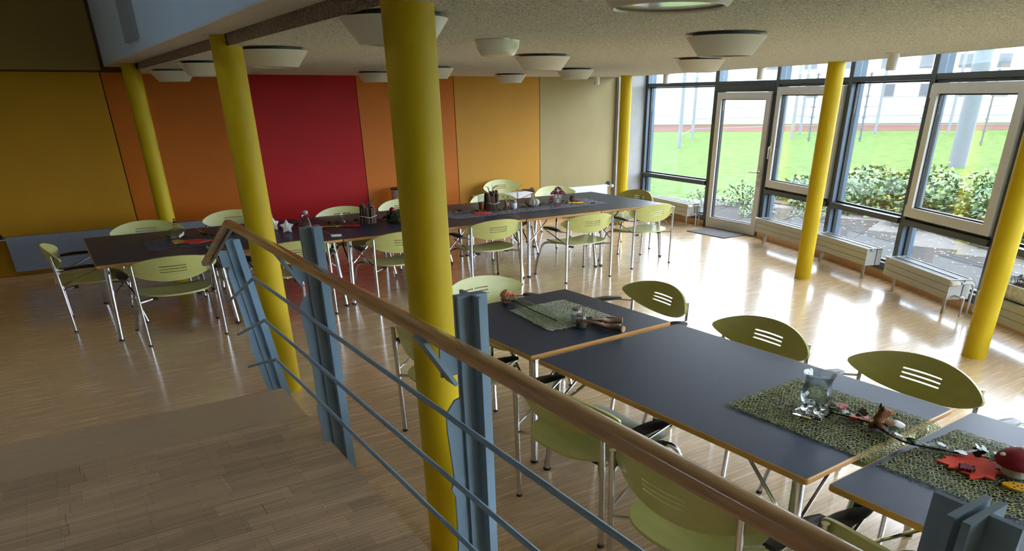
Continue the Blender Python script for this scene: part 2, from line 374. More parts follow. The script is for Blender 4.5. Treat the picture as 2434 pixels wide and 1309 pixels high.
# ------------------------------------------------------------------ curved glazed facade
def bayframe(k):
    a, b = MUL[k], MUL[k + 1]; d = (b - a); L = d.length; d.normalize(); return a, d, Vector((-d.y, d.x, 0)), L
ZT = 3.15
def member(o, d, n, s0, s1, d0, d1, z0, z1, name, m, parent): return MB().obox(o, d, n, s0, s1, d0, d1, z0, z1).build(name, m, parent)
def ring(o, d, n, s0, s1, z0, z1, wd, d0, d1, name, m, parent, wb=None):
    wb = wb or wd; b = MB()
    b.obox(o, d, n, s0, s0 + wd, d0, d1, z0, z1); b.obox(o, d, n, s1 - wd, s1, d0, d1, z0, z1)
    b.obox(o, d, n, s0 + wd, s1 - wd, d0, d1, z1 - wd, z1); b.obox(o, d, n, s0 + wd, s1 - wd, d0, d1, z0, z0 + wb)
    return b.build(name, m, parent)
TYPES = ['fixed', 'door', 'sash', 'fixed', 'sash', 'fixed', 'sash', 'fixed', 'sash', 'fixed']
for k in range(10):
    o, d, n, L = bayframe(k); ty = TYPES[k]; z0g = 0.2
    W = empty('door_1' if ty == 'door' else 'window_%d' % (k + 1 if k == 0 else k)); W['kind'] = 'structure'
    W['label'] = {'fixed': 'fixed glazed bay of the curved window front', 'door': 'glazed garden door with light grey frame', 'sash': 'window bay with light grey opening sash'}[ty]
    hw = 0.045
    # mullion at the bay's far end: dark inner face, blue grey flanks
    member(o, d, n, -hw, hw, 0.0, 0.012, 0.0, ZT, 'mullion_face', DARKF, W)
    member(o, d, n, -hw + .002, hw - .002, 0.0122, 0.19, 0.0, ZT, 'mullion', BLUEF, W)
    if k == 0:
        member(o, d, n, -0.30, -hw - 0.002, 0.0, 0.19, 0.0, ZT, 'corner_post', DARKF, W)
        member(o, d, n, -0.15, -hw - 0.002, -0.03, -0.001, 0.0, 2.55, 'corner_cover', DARKF, W)
    s0, s1 = hw + 0.002, L - hw - 0.002
    member(o, d, n, s0, s1, 0.005, 0.15, 2.262, 2.322, 'upper_transom', DARKF, W)
    member(o, d, n, s0, s1, 0.005, 0.15, ZT - 0.06, ZT, 'head_transom', DARKF, W)
    member(o, d, n, s0, s1, 0.095, 0.105, 2.325, ZT - 0.062, 'pane', GLASS, W)
    if ty == 'door':
        a0, a1 = s0 + 0.03, s1 - 0.02
        b = MB(); b.obox(o, d, n, s0, a0 - 0.004, 0.0, 0.15, 0, 2.26); b.obox(o, d, n, a1 + 0.004, s1, 0.0, 0.15, 0, 2.26); b.obox(o, d, n, a0 - .004, a1 + .004, 0.0, 0.15, 2.165, 2.26)
        b.build('door_frame', DARKF, W)
        lf = ring(o, d, n, a0, a1, 0.012, 2.16, 0.10, -0.03, 0.06, 'door_leaf', WHITEF, W, 0.17)
        ring(o, d, n, a0 + 0.10, a1 - 0.10, 0.182, 2.06, 0.012, 0.0, 0.055, 'gasket', GASKET, lf)
        member(o, d, n, a0 + 0.113, a1 - 0.113, 0.02, 0.03, 0.195, 2.047, 'pane', GLASS, lf)
        q = o + d * (a1 - 0.045)
        h = MB(); h.obox(o, d, n, a1 - 0.065, a1 - 0.025, -0.04, -0.031, 0.93, 1.06)
        h.tube(fillet([q + n * -0.035 + Vector((0, 0, 1.0)), q + n * -0.10 + Vector((0, 0, 1.0)), q + n * -0.10 - d * 0.17 + Vector((0, 0, 1.0))], 0.03), 0.012)
        h.build('handle', CHROME, lf, True)
        MB().obox(o, d, n, a1 - 0.06, a1 - 0.03, -0.04, -0.031, 0.78, 0.86).build('lock_plate', CHROME, lf)
        member(o, d, n, s0, s1, 0.0, 0.2, -0.03, 0.01, 'threshold', BASEB, W)
        continue
    member(o, d, n, 0.0, L, 0.005, 0.2, -0.12, 0.19, 'sill', DARKF, W)
    MB().obox(o, d, n, 0.0, L, -0.028, 0.004, 0.0, 0.10).build('baseboard', BASEB, W)
    member(o, d, n, s0, s1, -0.03, 0.15, 0.70, 0.765, 'lower_rail', DARKF, W)
    ring(o, d, n, s0, s1, 0.192, 0.698, 0.02, 0.07, 0.12, 'gasket', GASKET, W)
    member(o, d, n, s0 + 0.021, s1 - 0.021, 0.09, 0.10, 0.213, 0.677, 'pane', GLASS, W)
    if ty == 'fixed':
        ring(o, d, n, s0, s1, 0.767, 2.26, 0.018, 0.07, 0.12, 'gasket', GASKET, W)
        member(o, d, n, s0 + 0.019, s1 - 0.019, 0.09, 0.10, 0.786, 2.24, 'pane', GLASS, W)
    else:
        ring(o, d, n, s0, s1, 0.767, 2.26, 0.03, 0.03, 0.14, 'window_frame', DARKF, W)
        sh = ring(o, d, n, s0 + 0.025, s1 - 0.015, 0.80, 2.225, 0.105, -0.035, 0.06, 'sash', WHITEF, W)
        ring(o, d, n, s0 + 0.13, s1 - 0.12, 0.905, 2.12, 0.014, 0.0, 0.055, 'gasket', GASKET, sh)
        member(o, d, n, s0 + 0.144, s1 - 0.134, 0.02, 0.03, 0.92, 2.106, 'pane', GLASS, sh)
        if k == 2:
            q = o + d * (s0 + 0.075); h = MB(); h.obox(o, d, n, s0 + 0.05, s0 + 0.10, -0.045, -0.036, 1.30, 1.45)
            h.tube(fillet([q + n * -0.04 + Vector((0, 0, 1.39)), q + n * -0.09 + Vector((0, 0, 1.39)), q + n * -0.09 + Vector((0, 0, 1.22))], 0.03), 0.014); h.build('handle', CHROME, sh, True)
        if k == 4:
            for zz in (0.80, 2.08):
                MB().obox(o, d, n, s0 + 0.004, s0 + 0.024, -0.034, 0.0, zz, zz + 0.13).build('hinge', VALVE, sh)
wr = MB()
for k in range(10):
    o, d, n, L = bayframe(k); wr.obox(o, d, n, -0.02, L + 0.02, 0.0, 0.25, ZT, ZR)
struct(wr.build('wall_right', OFFW))
# slab return above the light slot between ceiling edge and facade
pr_ = [(x, y) for y, x in EDGEK] ; pr2 = [(v.x, v.y) for v in MUL]
struct(MB().prism([(1.21, YN), (3.3, YN)] + [(v.x, v.y) for v in reversed(MUL[:-1])] + [(9.9, YB), (1.21, YB)], ZT - 0.03, ZT + 0.12).build('ceiling_slab', LIP))

# ------------------------------------------------------------------ railing
rl = empty('railing', (0.85, 4.4, ZP)); tag(rl, 'blue grey steel railing with wooden handrail and three bars along the platform', 'railing')
def P(*v): return Vector(v) - Vector((0.85, 4.4, ZP))
hr0, hr1, hr2 = P(0.83, 5.70, 1.075), P(0.83, 4.60, 1.476), P(0.85, -0.9, 1.526)
def rrect(path, w_, h_, name, m):
    b = MB(); pts = [Vector(p) for p in path]; prof = []
    for j in range(16):
        a = 2 * math.pi * j / 16; cx = math.copysign(abs(math.cos(a)) ** 0.6, math.cos(a)); cy = math.copysign(abs(math.sin(a)) ** 0.6, math.sin(a)); prof.append((cx * w_ / 2, cy * h_ / 2))
    V = []; F = []
    for i, p in enumerate(pts):
        t = (pts[min(i + 1, len(pts) - 1)] - pts[max(i - 1, 0)]).normalized(); sd = Vector((1, 0, 0)); up = sd.cross(t).normalized()
        if up.z < 0: up = -up
        f = 1.0
        if 0 < i < len(pts) - 1: f = 1 / max(.5, abs(t.dot((pts[i + 1] - pts[i]).normalized())))
        V += [p + sd * a + up * (c * f) for a, c in prof]
    for i in range(len(pts) - 1):
        for j in range(16): F.append((i * 16 + j, i * 16 + (j + 1) % 16, (i + 1) * 16 + (j + 1) % 16, (i + 1) * 16 + j))
    F.append(tuple(range(16))); F.append(tuple(range((len(pts) - 1) * 16, len(pts) * 16)))
    return make(name, V, F, m, rl, True, 60)
rrect([hr0, hr1, hr2], 0.054, 0.039, 'handrail', OAK)
e = (hr0 - hr1).normalized(); rrect([hr0 + e * 0.001, hr0 + e * 0.09], 0.056, 0.041, 'end_cap', BLUE)
strap_d = Vector((0.018, 0, -0.028))
b = MB(); b.tube([hr0 + strap_d, hr1 + strap_d, hr1 + (hr2 - hr1) * 0.01 + strap_d], 0.011, 4); b.build('handrail_strip', BLUE, rl)
for za, yc, zn, ye, ze in ((1.19, 4.40, 1.262, 5.40, 0.835), (0.955, 4.32, 1.030, 5.30, 0.615), (0.745, 4.20, 0.82, 5.14, 0.42)):
    MB().tube([P(0.872, ye, ze), P(0.872, yc, za), P(0.872, -0.9, zn + 0.01)], 0.0095, 8).build('rail_bar', BLUE, rl, True)
def post(y, zt, lean=0.0, zb=0.16):
    pm = MB(); X0 = 0.93; z0 = zb
    def sl(a): return Vector((0, lean, 1)).normalized()
    ez = Vector((0, lean, 1)); o = P(0, y, ZP)
    def bx(b, x0, x1, y0, y1, za, zc): return b.obox(o, Vector((1, 0, 0)), Vector((0, 1, 0)), x0, x1, y0, y1, za - ZP, zc - ZP, ez)
    for s in (-1, 1):
        b = MB(); bx(b, X0, X0 + 0.10, s * 0.011 - 0.006, s * 0.011 + 0.006, z0, zt); bx(b, X0 + 0.046, X0 + 0.056, min(s * .0175, s * .062), max(s * .0175, s * .062), z0, zt)
        q = b.build('post_profile', BLUE, rl)
    # shaped plate between the two profiles, carries bars and handrail
    zz = 1.30 - (1.6 - zt)
    outl = [(0.975, z0), (0.895, z0 + 0.06), (0.875, 0.68), (0.882, 0.72), (0.885, 0.92), (0.872, 0.955), (0.885, 0.99), (0.872, 1.17), (0.872, 1.23), (0.905, 1.27), (0.925, 1.275), (0.925, zt - 0.14), (0.975, zt - 0.14)]
    if lean: outl = [(0.975, z0), (0.90, z0 + 0.06), (0.872, 0.60), (0.885, 0.66), (0.885, zt - 0.2), (0.925, zt - 0.12), (0.975, zt - 0.12)]
    n_ = len(outl); V = []
    for yy in (-0.0045, 0.0045): V += [o + Vector((x, yy, 0)) + ez * (z - ZP) for x, z in outl]
    F = [tuple(range(n_ - 1, -1, -1)), tuple(range(n_, 2 * n_))] + [(i, (i + 1) % n_, n_ + (i + 1) % n_, n_ + i) for i in range(n_)]
    make('post_plate', V, F, BLUE, rl)
    zh = (zt - 0.115) if not lean else (zt - 0.03)
    b = MB(); bx(b, 0.865, 0.93, -0.004, 0.004, zh - 0.13, zh - 0.03); b.build('bracket_plate', BLUE, rl)
    hx = 0.835; b = MB(); c0 = o + ez * (zh - ZP)
    p0, p1 = Vector((hx - 0.03, 0.02, 0.0)), Vector((hx + 0.05, -0.025, -0.145)); sd = Vector((0.0, 0.034, 0.0)); tk = Vector((0.012, 0, 0.004))
    b.add([c0 + q for q in (p0 - sd, p0 + sd, p1 + sd, p1 - sd, p0 - sd + tk, p0 + sd + tk, p1 + sd + tk, p1 - sd + tk)], [(0, 1, 2, 3), (7, 6, 5, 4), (0, 4, 5, 1), (1, 5, 6, 2), (2, 6, 7, 3), (3, 7, 4, 0)])
    b.build('bracket_flat', BLUE, rl)
for y, zt in ((3.46, 1.59), (1.88, 1.60), (0.37, 1.605), (-0.9, 1.61)): post(y, zt)
post(4.86, 1.25, 0.76, 0.30)

# ------------------------------------------------------------------ tables
def make_table(L, Wd, name='dining_table'):
    t = empty(name)
    tp = MB().box(-Wd / 2 + .004, Wd / 2 - .004, -L / 2 + .004, L / 2 - .004, 0.7125, 0.74).build('tabletop', TOP, t)
    b = MB(); w2, l2 = Wd / 2, L / 2
    pts = []
    for cx, cy, a0 in ((w2, l2, 0), (-w2, l2, 90), (-w2, -l2, 180), (w2, -l2, 270)):
        for q in range(5):
            a = R(a0 + q * 22.5); r = 0.016; pts.append((cx - math.copysign(r, cx) + r * math.cos(a), cy - math.copysign(r, cy) + r * math.sin(a)))
    n = len(pts); V = []
    for z, f in ((0.7105, 0.0), (0.715, 0.004), (0.7355, 0.004), (0.7395, 0.0)):
        for x, y in pts: V.append((x * (1 + f / w2), y * (1 + f / l2), z))
    ins = [(x * (1 - .012 / w2), y * (1 - .012 / l2)) for x, y in pts]
    for z in (0.7105, 0.7395):
        for x, y in ins: V.append((x, y, z))
    F = []
    for i in range(3):
        for j in range(n): F.append((i * n + j, i * n + (j + 1) % n, (i + 1) * n + (j + 1) % n, (i + 1) * n + j))
    for j in range(n): F.append((4 * n + j, 4 * n + (j + 1) % n, (j + 1) % n, j)); F.append((3 * n + j, 3 * n + (j + 1) % n, 5 * n + (j + 1) % n, 5 * n + j))
    make('edge_band', V, F, EDGE, t, True, 40)
    for sx in (-1, 1):
        for sy in (-1, 1):
            x, y = sx * (w2 - 0.085), sy * (l2 - 0.085); x1, y1 = sx * (w2 - 0.04), sy * (l2 - 0.03)
            def lp(z): f = (0.70 - z) / 0.70; return Vector((x + (x1 - x) * f, y + (y1 - y) * f, z))
            b = MB(); b.tube([lp(0.712), lp(0.47), lp(0.468), lp(0.015)], [0.028, 0.028, 0.024, 0.022], 12); lg = b.build('leg', CHROME, t, True)
            MB().tube([lp(0.016), lp(0.0)], 0.025, 12).build('foot', RUBBER, lg, True)
            kk = lp(0.44)
            b = MB(); b.tube(fillet([(x - sx * 0.30, y, 0.705), kk + Vector((-sx * .03, 0, 0.015)), kk + Vector((sx * .03, -sy * .02, -.01)), kk + Vector((0, -sy * .035, 0.015)), (x, y - sy * 0.30, 0.705)], 0.02, 3), 0.0085, 6)
            b.build('brace', CHROME, lg, True)
    return t
TW, TL = 1.186, 1.842
base = make_table(1.79, TW)
LX0, LY0 = 0.174, 7.869
LABT = ['dark table at the left end of the long row by the flat radiator', 'second table of the long row from its left end, with the bottle and salt shaker',
        'third table of the long row, bearing the twig bundle and candlestick', 'fourth table of the long row, mostly hidden behind the nearest yellow column',
        'fifth table of the long row, bearing the stick bundle and deer', 'table at the window end of the long row, bearing the mushroom house']
for i in range(6):
    t = base if i == 0 else copy_tree(base)
    t.location = (LX0 + 1.1975 * (i + 0.5), LY0 + 0.895 + (0.004 if i % 2 else 0), 0.0 if i not in (5,) else 0.002); tag(t, LABT[i], 'table', 'tables of the long row')
ta = R(-87.04 + 90)
u = Vector((math.cos(R(-87.04)), math.sin(R(-87.04)), 0)); v = Vector((-u.y, u.x, 0)); T0 = Vector((2.167, 3.327, 0))
big = make_table(TL, TW)
big.location = T0 + u * (TL / 2) + v * (TW / 2); big.rotation_euler = (0, 0, ta); tag(big, 'dark table with the glass vase and toy fox in the near row', 'table', 'tables of the near row')
b3 = copy_tree(big); b3.location = T0 + u * (1.919 + TL / 2) + v * (0.039 + TW / 2); tag(b3, 'dark table with the red maple leaf, cut by the right picture edge', 'table', 'tables of the near row')
sq = make_table(1.174, TW); sq.location = T0 + u * (-0.063 - 1.174 / 2) + v * (-0.012 + TW / 2) + Vector((0, 0, 0.003)); sq.rotation_euler = (0, 0, ta)
tag(sq, 'square dark table with antlers and wrapped rose at the far end of the near row', 'table', 'tables of the near row')

# ------------------------------------------------------------------ chairs (local: faces +Y)
def make_chair():
    t = empty('armchair')
    # seat
    def outline(a):
        x, y = math.cos(a), math.sin(a)
        e = 5.5 if y > 0 else 3.0
        r = (abs(x) ** e + abs(y) ** e) ** (-1 / e)
        X = 0.335 * r * x; Y = (0.29 if y > 0 else 0.385) * r * y
        X *= 1 - 0.13 * (Y / 0.29) if y > 0 else 1.0
        return X, Y
    G = []
    for i, f in enumerate((0.02, 0.3, 0.55, 0.75, 0.9, 0.97, 1.0)):
        row = []
        for j in range(56):
            X, Y = outline(2 * math.pi * j / 56); X *= f; Y *= f
            z = 0.446 + 0.05 * (X / 0.345) ** 2 * 0.5 - 0.035 * max(0, (Y - 0.12) / 0.18) ** 2 + 0.02 * max(0, -Y / 0.385) ** 2
            row.append(Vector((X, Y, z)))
        G.append(row)
    sheet(G, 0.015, 'seat', LIME, t, closed=True, angle=45)
    # backrest leaf with three slots
    vs = [-1, -.93, -.8, -.6, -.4, -.265, -.185, -.04, .04, .185, .265, .4, .6, .8, .93, 1]
    us = sorted(set([-.995, -.97, -.93, -.88, -.8, -.7, -.6, -.5, -.4, -.29, -.2, -.1, 0, .1, .2, .29, .4, .5, .6, .7, .8, .88, .93, .97, .995]))
    G = []
    for q in us:
        h = 0.112 * (1 - abs(q) ** 2.15) ** 0.72 + 0.004; row = []
        for s in vs:
            z = 0.712 + h * s + 0.012 * q * q; row.append(Vector((0.405 * q, -0.392 + 0.115 * q * q - 0.05 * (h * s) / 0.112 * 0.5, z)))
        G.append(row)
    iu = [k for k, q in enumerate(us) if -.29 <= q < .29]; iv = [k for k, s in enumerate(vs) if s in (-.265, -.04, .185)]
    sheet(G, 0.014, 'backrest', LIME, t, lambda i, j: i in iu and j in iv, angle=45)
    for s in (-1, 1):
        lg = MB().tube([(s * .350, -.330, 0.012), (s * .350, -.338, .45), (s * .345, -.350, .765)], 0.0155, 10).build('rear_leg', CHROME, t, True)
        MB().tube([(s * .350, -.330, 0), (s * .350, -.330, .014)], 0.018, 10).build('foot', RUBBER, lg, True)
        MB().tube([(s * .338, -.338, .425), (s * .20, -.22, .425)], 0.010, 6).build('strut', CHROME, lg, True)
        lg = MB().tube(fillet([(s * .12, -.02, .425), (s * .34, .245, .425), (s * .395, .335, .012)], 0.09, 6), 0.0145, 10).build('front_leg', CHROME, t, True)
        MB().tube([(s * .395, .335, 0), (s * .395, .335, .014)], 0.017, 10).build('foot', RUBBER, lg, True)
        MB().box(s * .2 - .02, s * .2 + .02, -.25, -.19, .41, .431).build('buffer', RUBBER, lg)
        ar = MB().tube(fillet([(s * .350, -.335, .470), (s * .425, .055, .622), (s * .425, .06, .632), (s * .425, -.24, .632), (s * .350, -.345, .625)], 0.03, 4), 0.0075, 6).build('arm_wire', CHROME, t, True)
        V = []; F = []; kk = 9
        for q in range(kk):
            f = q / (kk - 1); y = -.27 + .34 * f; wd = 0.014 + 0.036 * math.sin(math.pi * min(1, .12 + f * .85)) ** 0.8; z = .640 + .012 * math.sin(math.pi * f)
            for x_, z_ in ((-wd, 0), (-wd * .7, .012), (wd * .7, .012), (wd, 0), (wd * .7, -.01), (-wd * .7, -.01)): V.append((s * .425 + x_, y, z + z_))
        for q in range(kk - 1):
            for j in range(6): F.append((q * 6 + j, q * 6 + (j + 1) % 6, q * 6 + 6 + (j + 1) % 6, q * 6 + 6 + j))
        F.append(tuple(range(6))); F.append(tuple(range((kk - 1) * 6, kk * 6)))
        make('arm_pad', V, F, BLACK, ar, True, 60)
    return t
chair = make_chair()
G1, G2, G3, G4, G5 = 'chairs on the near side of the long row', 'chairs on the wall side of the long row', 'chairs at the ends of tables', 'chairs on the railing side of the near row', 'chairs on the window side of the near row'
CH = [  # x, y, facing angle (deg, direction of +Y local), label, group
    (0.785, 7.875, 90, 'lime chair turned away from us at the left end table, left of the handrail bend', G1),
    (1.965, 7.97, 90, 'lime chair at the long row seen behind the second railing post', G1),
    (3.115, 7.86, 91, 'lime chair at the long row half hidden left of the nearest yellow column', G1),
    (4.37, 7.95, 90, 'lime chair at the long row just right of the nearest yellow column', G1),
    (5.565, 7.655, 89, 'lime chair standing free before the long row, second from the window end', G1),
    (6.775, 7.83, 91, 'lime chair seen from behind at the long row, nearest the door mat', G1),
    (0.19, 8.86, 0, 'lime chair seen from the side at the left end of the long row', G3),
    (7.25, 8.79, 180, 'lime chair at the window end of the long row before the corner column', G3),
    (0.86, 9.62, -90, 'lime chair on the wall side of the left end table before the flat radiator', G2),
    (1.93, 9.93, -91, 'lime chair on the wall side whose backrest shows above the handrail bend', G2),
    (3.22, 9.38, -90, 'lime chair pushed in deep before the red panel', G2),
    (4.19, 9.63, -90, 'lime chair on the wall side showing only its tip left of the nearest yellow column', G2),
    (5.56, 9.46, -90, 'lime chair on the wall side just behind the stick bundle', G2),
    (6.66, 11.02, -88, 'lime chair standing apart against the wall by the white radiators', G2),
    (6.83, 9.66, -90, 'lime chair on the wall side behind the mushroom house', G2),
    (2.75, 4.68, -82, 'lime chair at the far end of the square table in the near row', G3),
    (2.08, 4.07, 10, 'lime chair between the railing and the square table, cut by the nearest column', G4),
    (2.25, 2.80, 6, 'lime chair under the handrail at the middle of the near row', G4),
    (2.12, 1.78, 4, 'lime chair under the handrail with its seat at the bottom edge of the picture', G4),
    (2.36, 0.87, 0, 'lime chair at the bottom right below the maple leaf table', G4),
    (3.41, 4.06, 175, 'lime chair on the window side by the square table', G5),
    (3.30, 2.90, 179, 'lime chair on the window side pushed in at the middle table', G5),
    (3.42, 1.93, 178, 'lime chair on the window side, largest backrest, behind the vase', G5),
    (3.52, 0.98, 178, 'lime chair on the window side cut by the right picture edge', G5),
]
for i, (x, y, a, lab, g) in enumerate(CH):
    c = chair if i == 0 else copy_tree(chair)
    c.location = (x, y, 0); c.rotation_euler = (0, 0, R(a - 90)); tag(c, lab, 'chair', g)

# ------------------------------------------------------------------ radiators
def convector(a, b, depth, lab, valve=None, zt=0.382, zb=0.172):
    a, b = Vector((*a, 0)), Vector((*b, 0)); d = (b - a); L = d.length; d.normalize(); n = Vector((-d.y, d.x, 0))
    t = empty('convector_radiator', a, math.atan2(d.y, d.x)); tag(t, lab, 'radiator', 'low convector radiators along the windows')
    hh = (zt - zb) / 3
    for k in range(3):
        MB().box(0.0, L, 0.0, 0.016, zb + hh * k + 0.002, zb + hh * (k + 1) - 0.002).build('front_panel', RADM, t)
    MB().box(0.004, L - 0.004, 0.017, depth * .62, zb, zt - 0.012).build('casing', RADM, t)
    MB().box(0.004, L - 0.004, depth * .68, depth, zb, zt - 0.012).build('rear_casing', RADM, t)
    MB().box(0.02, L - 0.02, 0.03, depth - 0.01, zt - 0.0118, zt - 0.006).build('slot_floor', RADD, t)
    g = MB(); g.box(0, L, 0.0165, 0.03, zt - 0.0118, zt); g.box(0, L, depth * .45, depth * .52, zt - 0.0056, zt); g.box(0, L, depth - 0.012, depth, zt - 0.0118, zt); g.box(0, 0.02, 0.03, depth - .012, zt - .0058, zt - .0002); g.box(L - 0.02, L, 0.03, depth - .012, zt - .0058, zt - .0002)
    g.build('top_grille', RADM, t)
    for s in (0.16, L - 0.10):
        MB().box(s - 0.02, s + 0.02, 0.06, 0.075, 0.0, zb + 0.02).build('foot', RADM, t)
    if valve == 'R':
        b_ = MB(); b_.tube([(L, depth * .4, zt - 0.03), (L + 0.05, depth * .4, zt - 0.03)], 0.012, 8); b_.build('valve_body', CHROME, t, True)
        th = MB().lathe([(0.016, 0), (0.026, 0.01), (0.026, 0.09), (0.02, 0.1)], 14).build('thermostat', VALVE, t, True); th.rotation_euler = (R(90), 0, 0); th.location = (L + 0.05, depth * .3, zt - 0.03)
        MB().tube(fillet([(L + 0.05, depth * .4, zt - .03), (L + 0.05, depth * .95, zt - .03), (L + 0.05, depth * .95, 0)], 0.05), 0.011, 8).build('pipe', RADM, t, True)
        MB().tube(fillet([(L, depth * .35, zb + .04), (L + 0.07, depth * .35, zb + .04), (L + 0.07, depth * .6, zb + .04), (L + 0.07, depth * .6, 0)], 0.04), 0.011, 8).build('pipe', RADM, t, True)
    if valve == 'L':
        b_ = MB(); b_.lathe([(0.016, 0), (0.026, 0.01), (0.026, 0.09), (0.02, 0.1)], 14); th = b_.build('thermostat', VALVE, t, True); th.rotation_euler = (0, R(-90), 0); th.location = (-0.02, depth * .3, zt - .03)
        MB().tube([(-0.022, depth * .3, zt - .03), (0.003, depth * .3, zt - .03)], 0.012).build('valve_body', CHROME, t, True)
        for s in (0.04, 0.09): MB().tube([(s, depth * .7, zb), (s, depth * .7, 0)], 0.011, 8).build('pipe', RADM, t, True)
    if valve == 'P':
        for s in (0.03, 0.08): MB().tube([(s, depth * .7, zb), (s, depth * .7, 0)], 0.011, 8).build('pipe', RADM, t, True)
        MB().tube([(L, depth * .3, zt - .02), (L + .03, depth * .3, zt - .025)], 0.009).build('vent_plug', CHROME, t, True)
    return t
convector((9.70, 10.86), (9.50, 9.63), 0.25, 'low grey convector in the far window corner left of the garden door', 'R')
convector((9.285, 7.85), (8.93, 6.66), 0.22, 'low grey convector right of the garden door, its right end behind a yellow column', 'L')
convector((8.90, 6.48), (8.445, 5.315), 0.22, 'low grey convector showing right of the middle yellow column', 'P')
convector((8.215, 4.91), (7.655, 3.81), 0.25, 'low grey convector with ivory thermostat left of the right hand column', 'R')
convector((7.43, 3.42), (6.83, 2.28), 0.25, 'low grey convector right of the right hand column with a planter on it', 'P')

def flat_radiator(x0, x1, z0, z1, m, lab, vx, side):
    t = empty('flat_radiator', (x0, YB - 0.10, 0)); tag(t, lab, 'radiator', 'flat radiators on the coloured wall'); L = x1 - x0
    MB().box(0, L, 0, 0.06, z0, z1).build('panel', m, t)
    for s in (0.15, L - 0.15): MB().box(s - .02, s + .02, 0.061, 0.081, z0 + .05, z1 - .05).build('wall_bracket', RADD, t)
    if vx:
        e_ = L if side > 0 else 0.0
        b_ = MB(); b_.tube([(e_, .03, z1 - .03), (e_ + side * .10, .03, z1 - .03)], 0.012); b_.build('valve_body', CHROME, t, True)
        th = MB().lathe([(0.018, 0), (0.028, .01), (0.028, .07), (0.022, .08)], 14).build('thermostat', VALVE, t, True); th.rotation_euler = (R(90), 0, 0); th.location = (e_ + side * .10, 0.035, z1 - .03)
        ro = MB().lathe([(0.045, 0), (0.045, .012)], 16).build('wall_rosette', BLACK, t, True); ro.location = (e_ + side * .07, .078, z1 + .005); ro.rotation_euler = (R(90), 0, 0)
    MB().tube([(0 if side > 0 else L, .03, z0 + .02), (-.10 if side > 0 else L + .1, .03, z0 + .02)], 0.012).build('pipe', CHROME, t, True)
    return t
flat_radiator(-0.63, 2.72, 0.135, 0.565, RADB, 'long blue grey flat radiator at the left of the coloured wall', True, -1)
flat_radiator(6.16, 7.36, 0.30, 0.585, RADW, 'white flat radiator behind the chair that stands apart', True, 1)
flat_radiator(7.52, 9.14, 0.30, 0.585, RADW, 'white flat radiator on the sand coloured panel', True, 1)

# ------------------------------------------------------------------ ceiling lamps
def make_lamp():
    t = empty('ceiling_lamp')
    MB().lathe([(0.236, -0.026), (0.244, -0.023), (0.166, -0.124), (0.159, -0.128), (0.152, -0.124), (0.226, -0.029)], 40).build('shade', LAMPW, t, True, 30)
    MB().lathe([(0.001, -0.118), (0.152, -0.118)], 40, cap=False).build('diffuser', LAMPG, t, True)
    MB().lathe([(0.205, -0.0045), (0.205, -0.03), (0.17, -0.045)], 32).build('canopy', DARKF, t, True)  # dark disc widened to stand in for the shaded gap above the rim
    return t
lamp = make_lamp()
LP = [(1.50, 3.47, 'round white ceiling lamp left of the nearest yellow column'), (3.93, 5.92, 'round white ceiling lamp right of the small glass bowl'), (6.02, 8.32, 'small looking round ceiling lamp before the sand panel'),
      (3.71, 3.55, 'large looking round ceiling lamp at the right above the window corner'), (5.72, 5.79, 'round ceiling lamp overlapping the top of the garden door bay'), (1.60, 1.76, 'round ceiling lamp cut by the top picture edge'),
      (6.25, 10.3, 'round ceiling lamp before the amber panel'), (4.08, 8.45, 'round ceiling lamp peeping out right of the nearest column'), (4.0, 10.05, 'round ceiling lamp before the orange panel left of the nearest column'),
      (1.60, 5.92, 'round ceiling lamp right of the handrail bend column'), (1.54, 8.07, 'round ceiling lamp between the two left columns'), (1.54, 10.05, 'round ceiling lamp farthest in the left corner')]
for i, (x, y, lab) in enumerate(LP):
    l = lamp if i == 0 else copy_tree(lamp); l.location = (x, y, ceil_z(y)); tag(l, lab, 'lamp', 'round ceiling lamps')
t = empty('glass_bowl_lamp', (2.70, 4.60, ceil_z(4.6))); tag(t, 'small glossy white bowl lamp on the ceiling', 'lamp')
MB().lathe([(0.145, -0.006), (0.145, -0.02), (0.135, -0.055), (0.112, -0.09), (0.10, -0.098), (0.001, -0.1)], 32, cap=False).build('bowl', LAMPG, t, True, 60)
MB().lathe([(0.148, -0.001), (0.148, -0.007)], 32).build('rim', CHROME, t, True)
def tube_lamp(x, y, lab, h=0.145):
    t = empty('tube_lamp', (x, y, ceil_z(y))); tag(t, lab, 'lamp', 'small tube lamps along the window side')
    MB().lathe([(0.075, -0.002), (0.075, -0.010), (0.06, -0.012)], 24).build('canopy', LAMPW, t, True)
    MB().lathe([(0.048, -0.011), (0.048, -h), (0.044, -h), (0.042, -h + .03)], 24).build('tube', LAMPW, t, True)
tube_lamp(6.82, 4.42, 'small white tube lamp hanging before the right hand windows')
tube_lamp(8.38, 7.33, 'small white tube lamp hanging above the opening window sash')
tube_lamp(8.85, 9.70, 'small white tube lamp hanging before the window corner')
tube_lamp(8.62, 11.25, 'small white tube lamp before the sand coloured panel', 0.13)

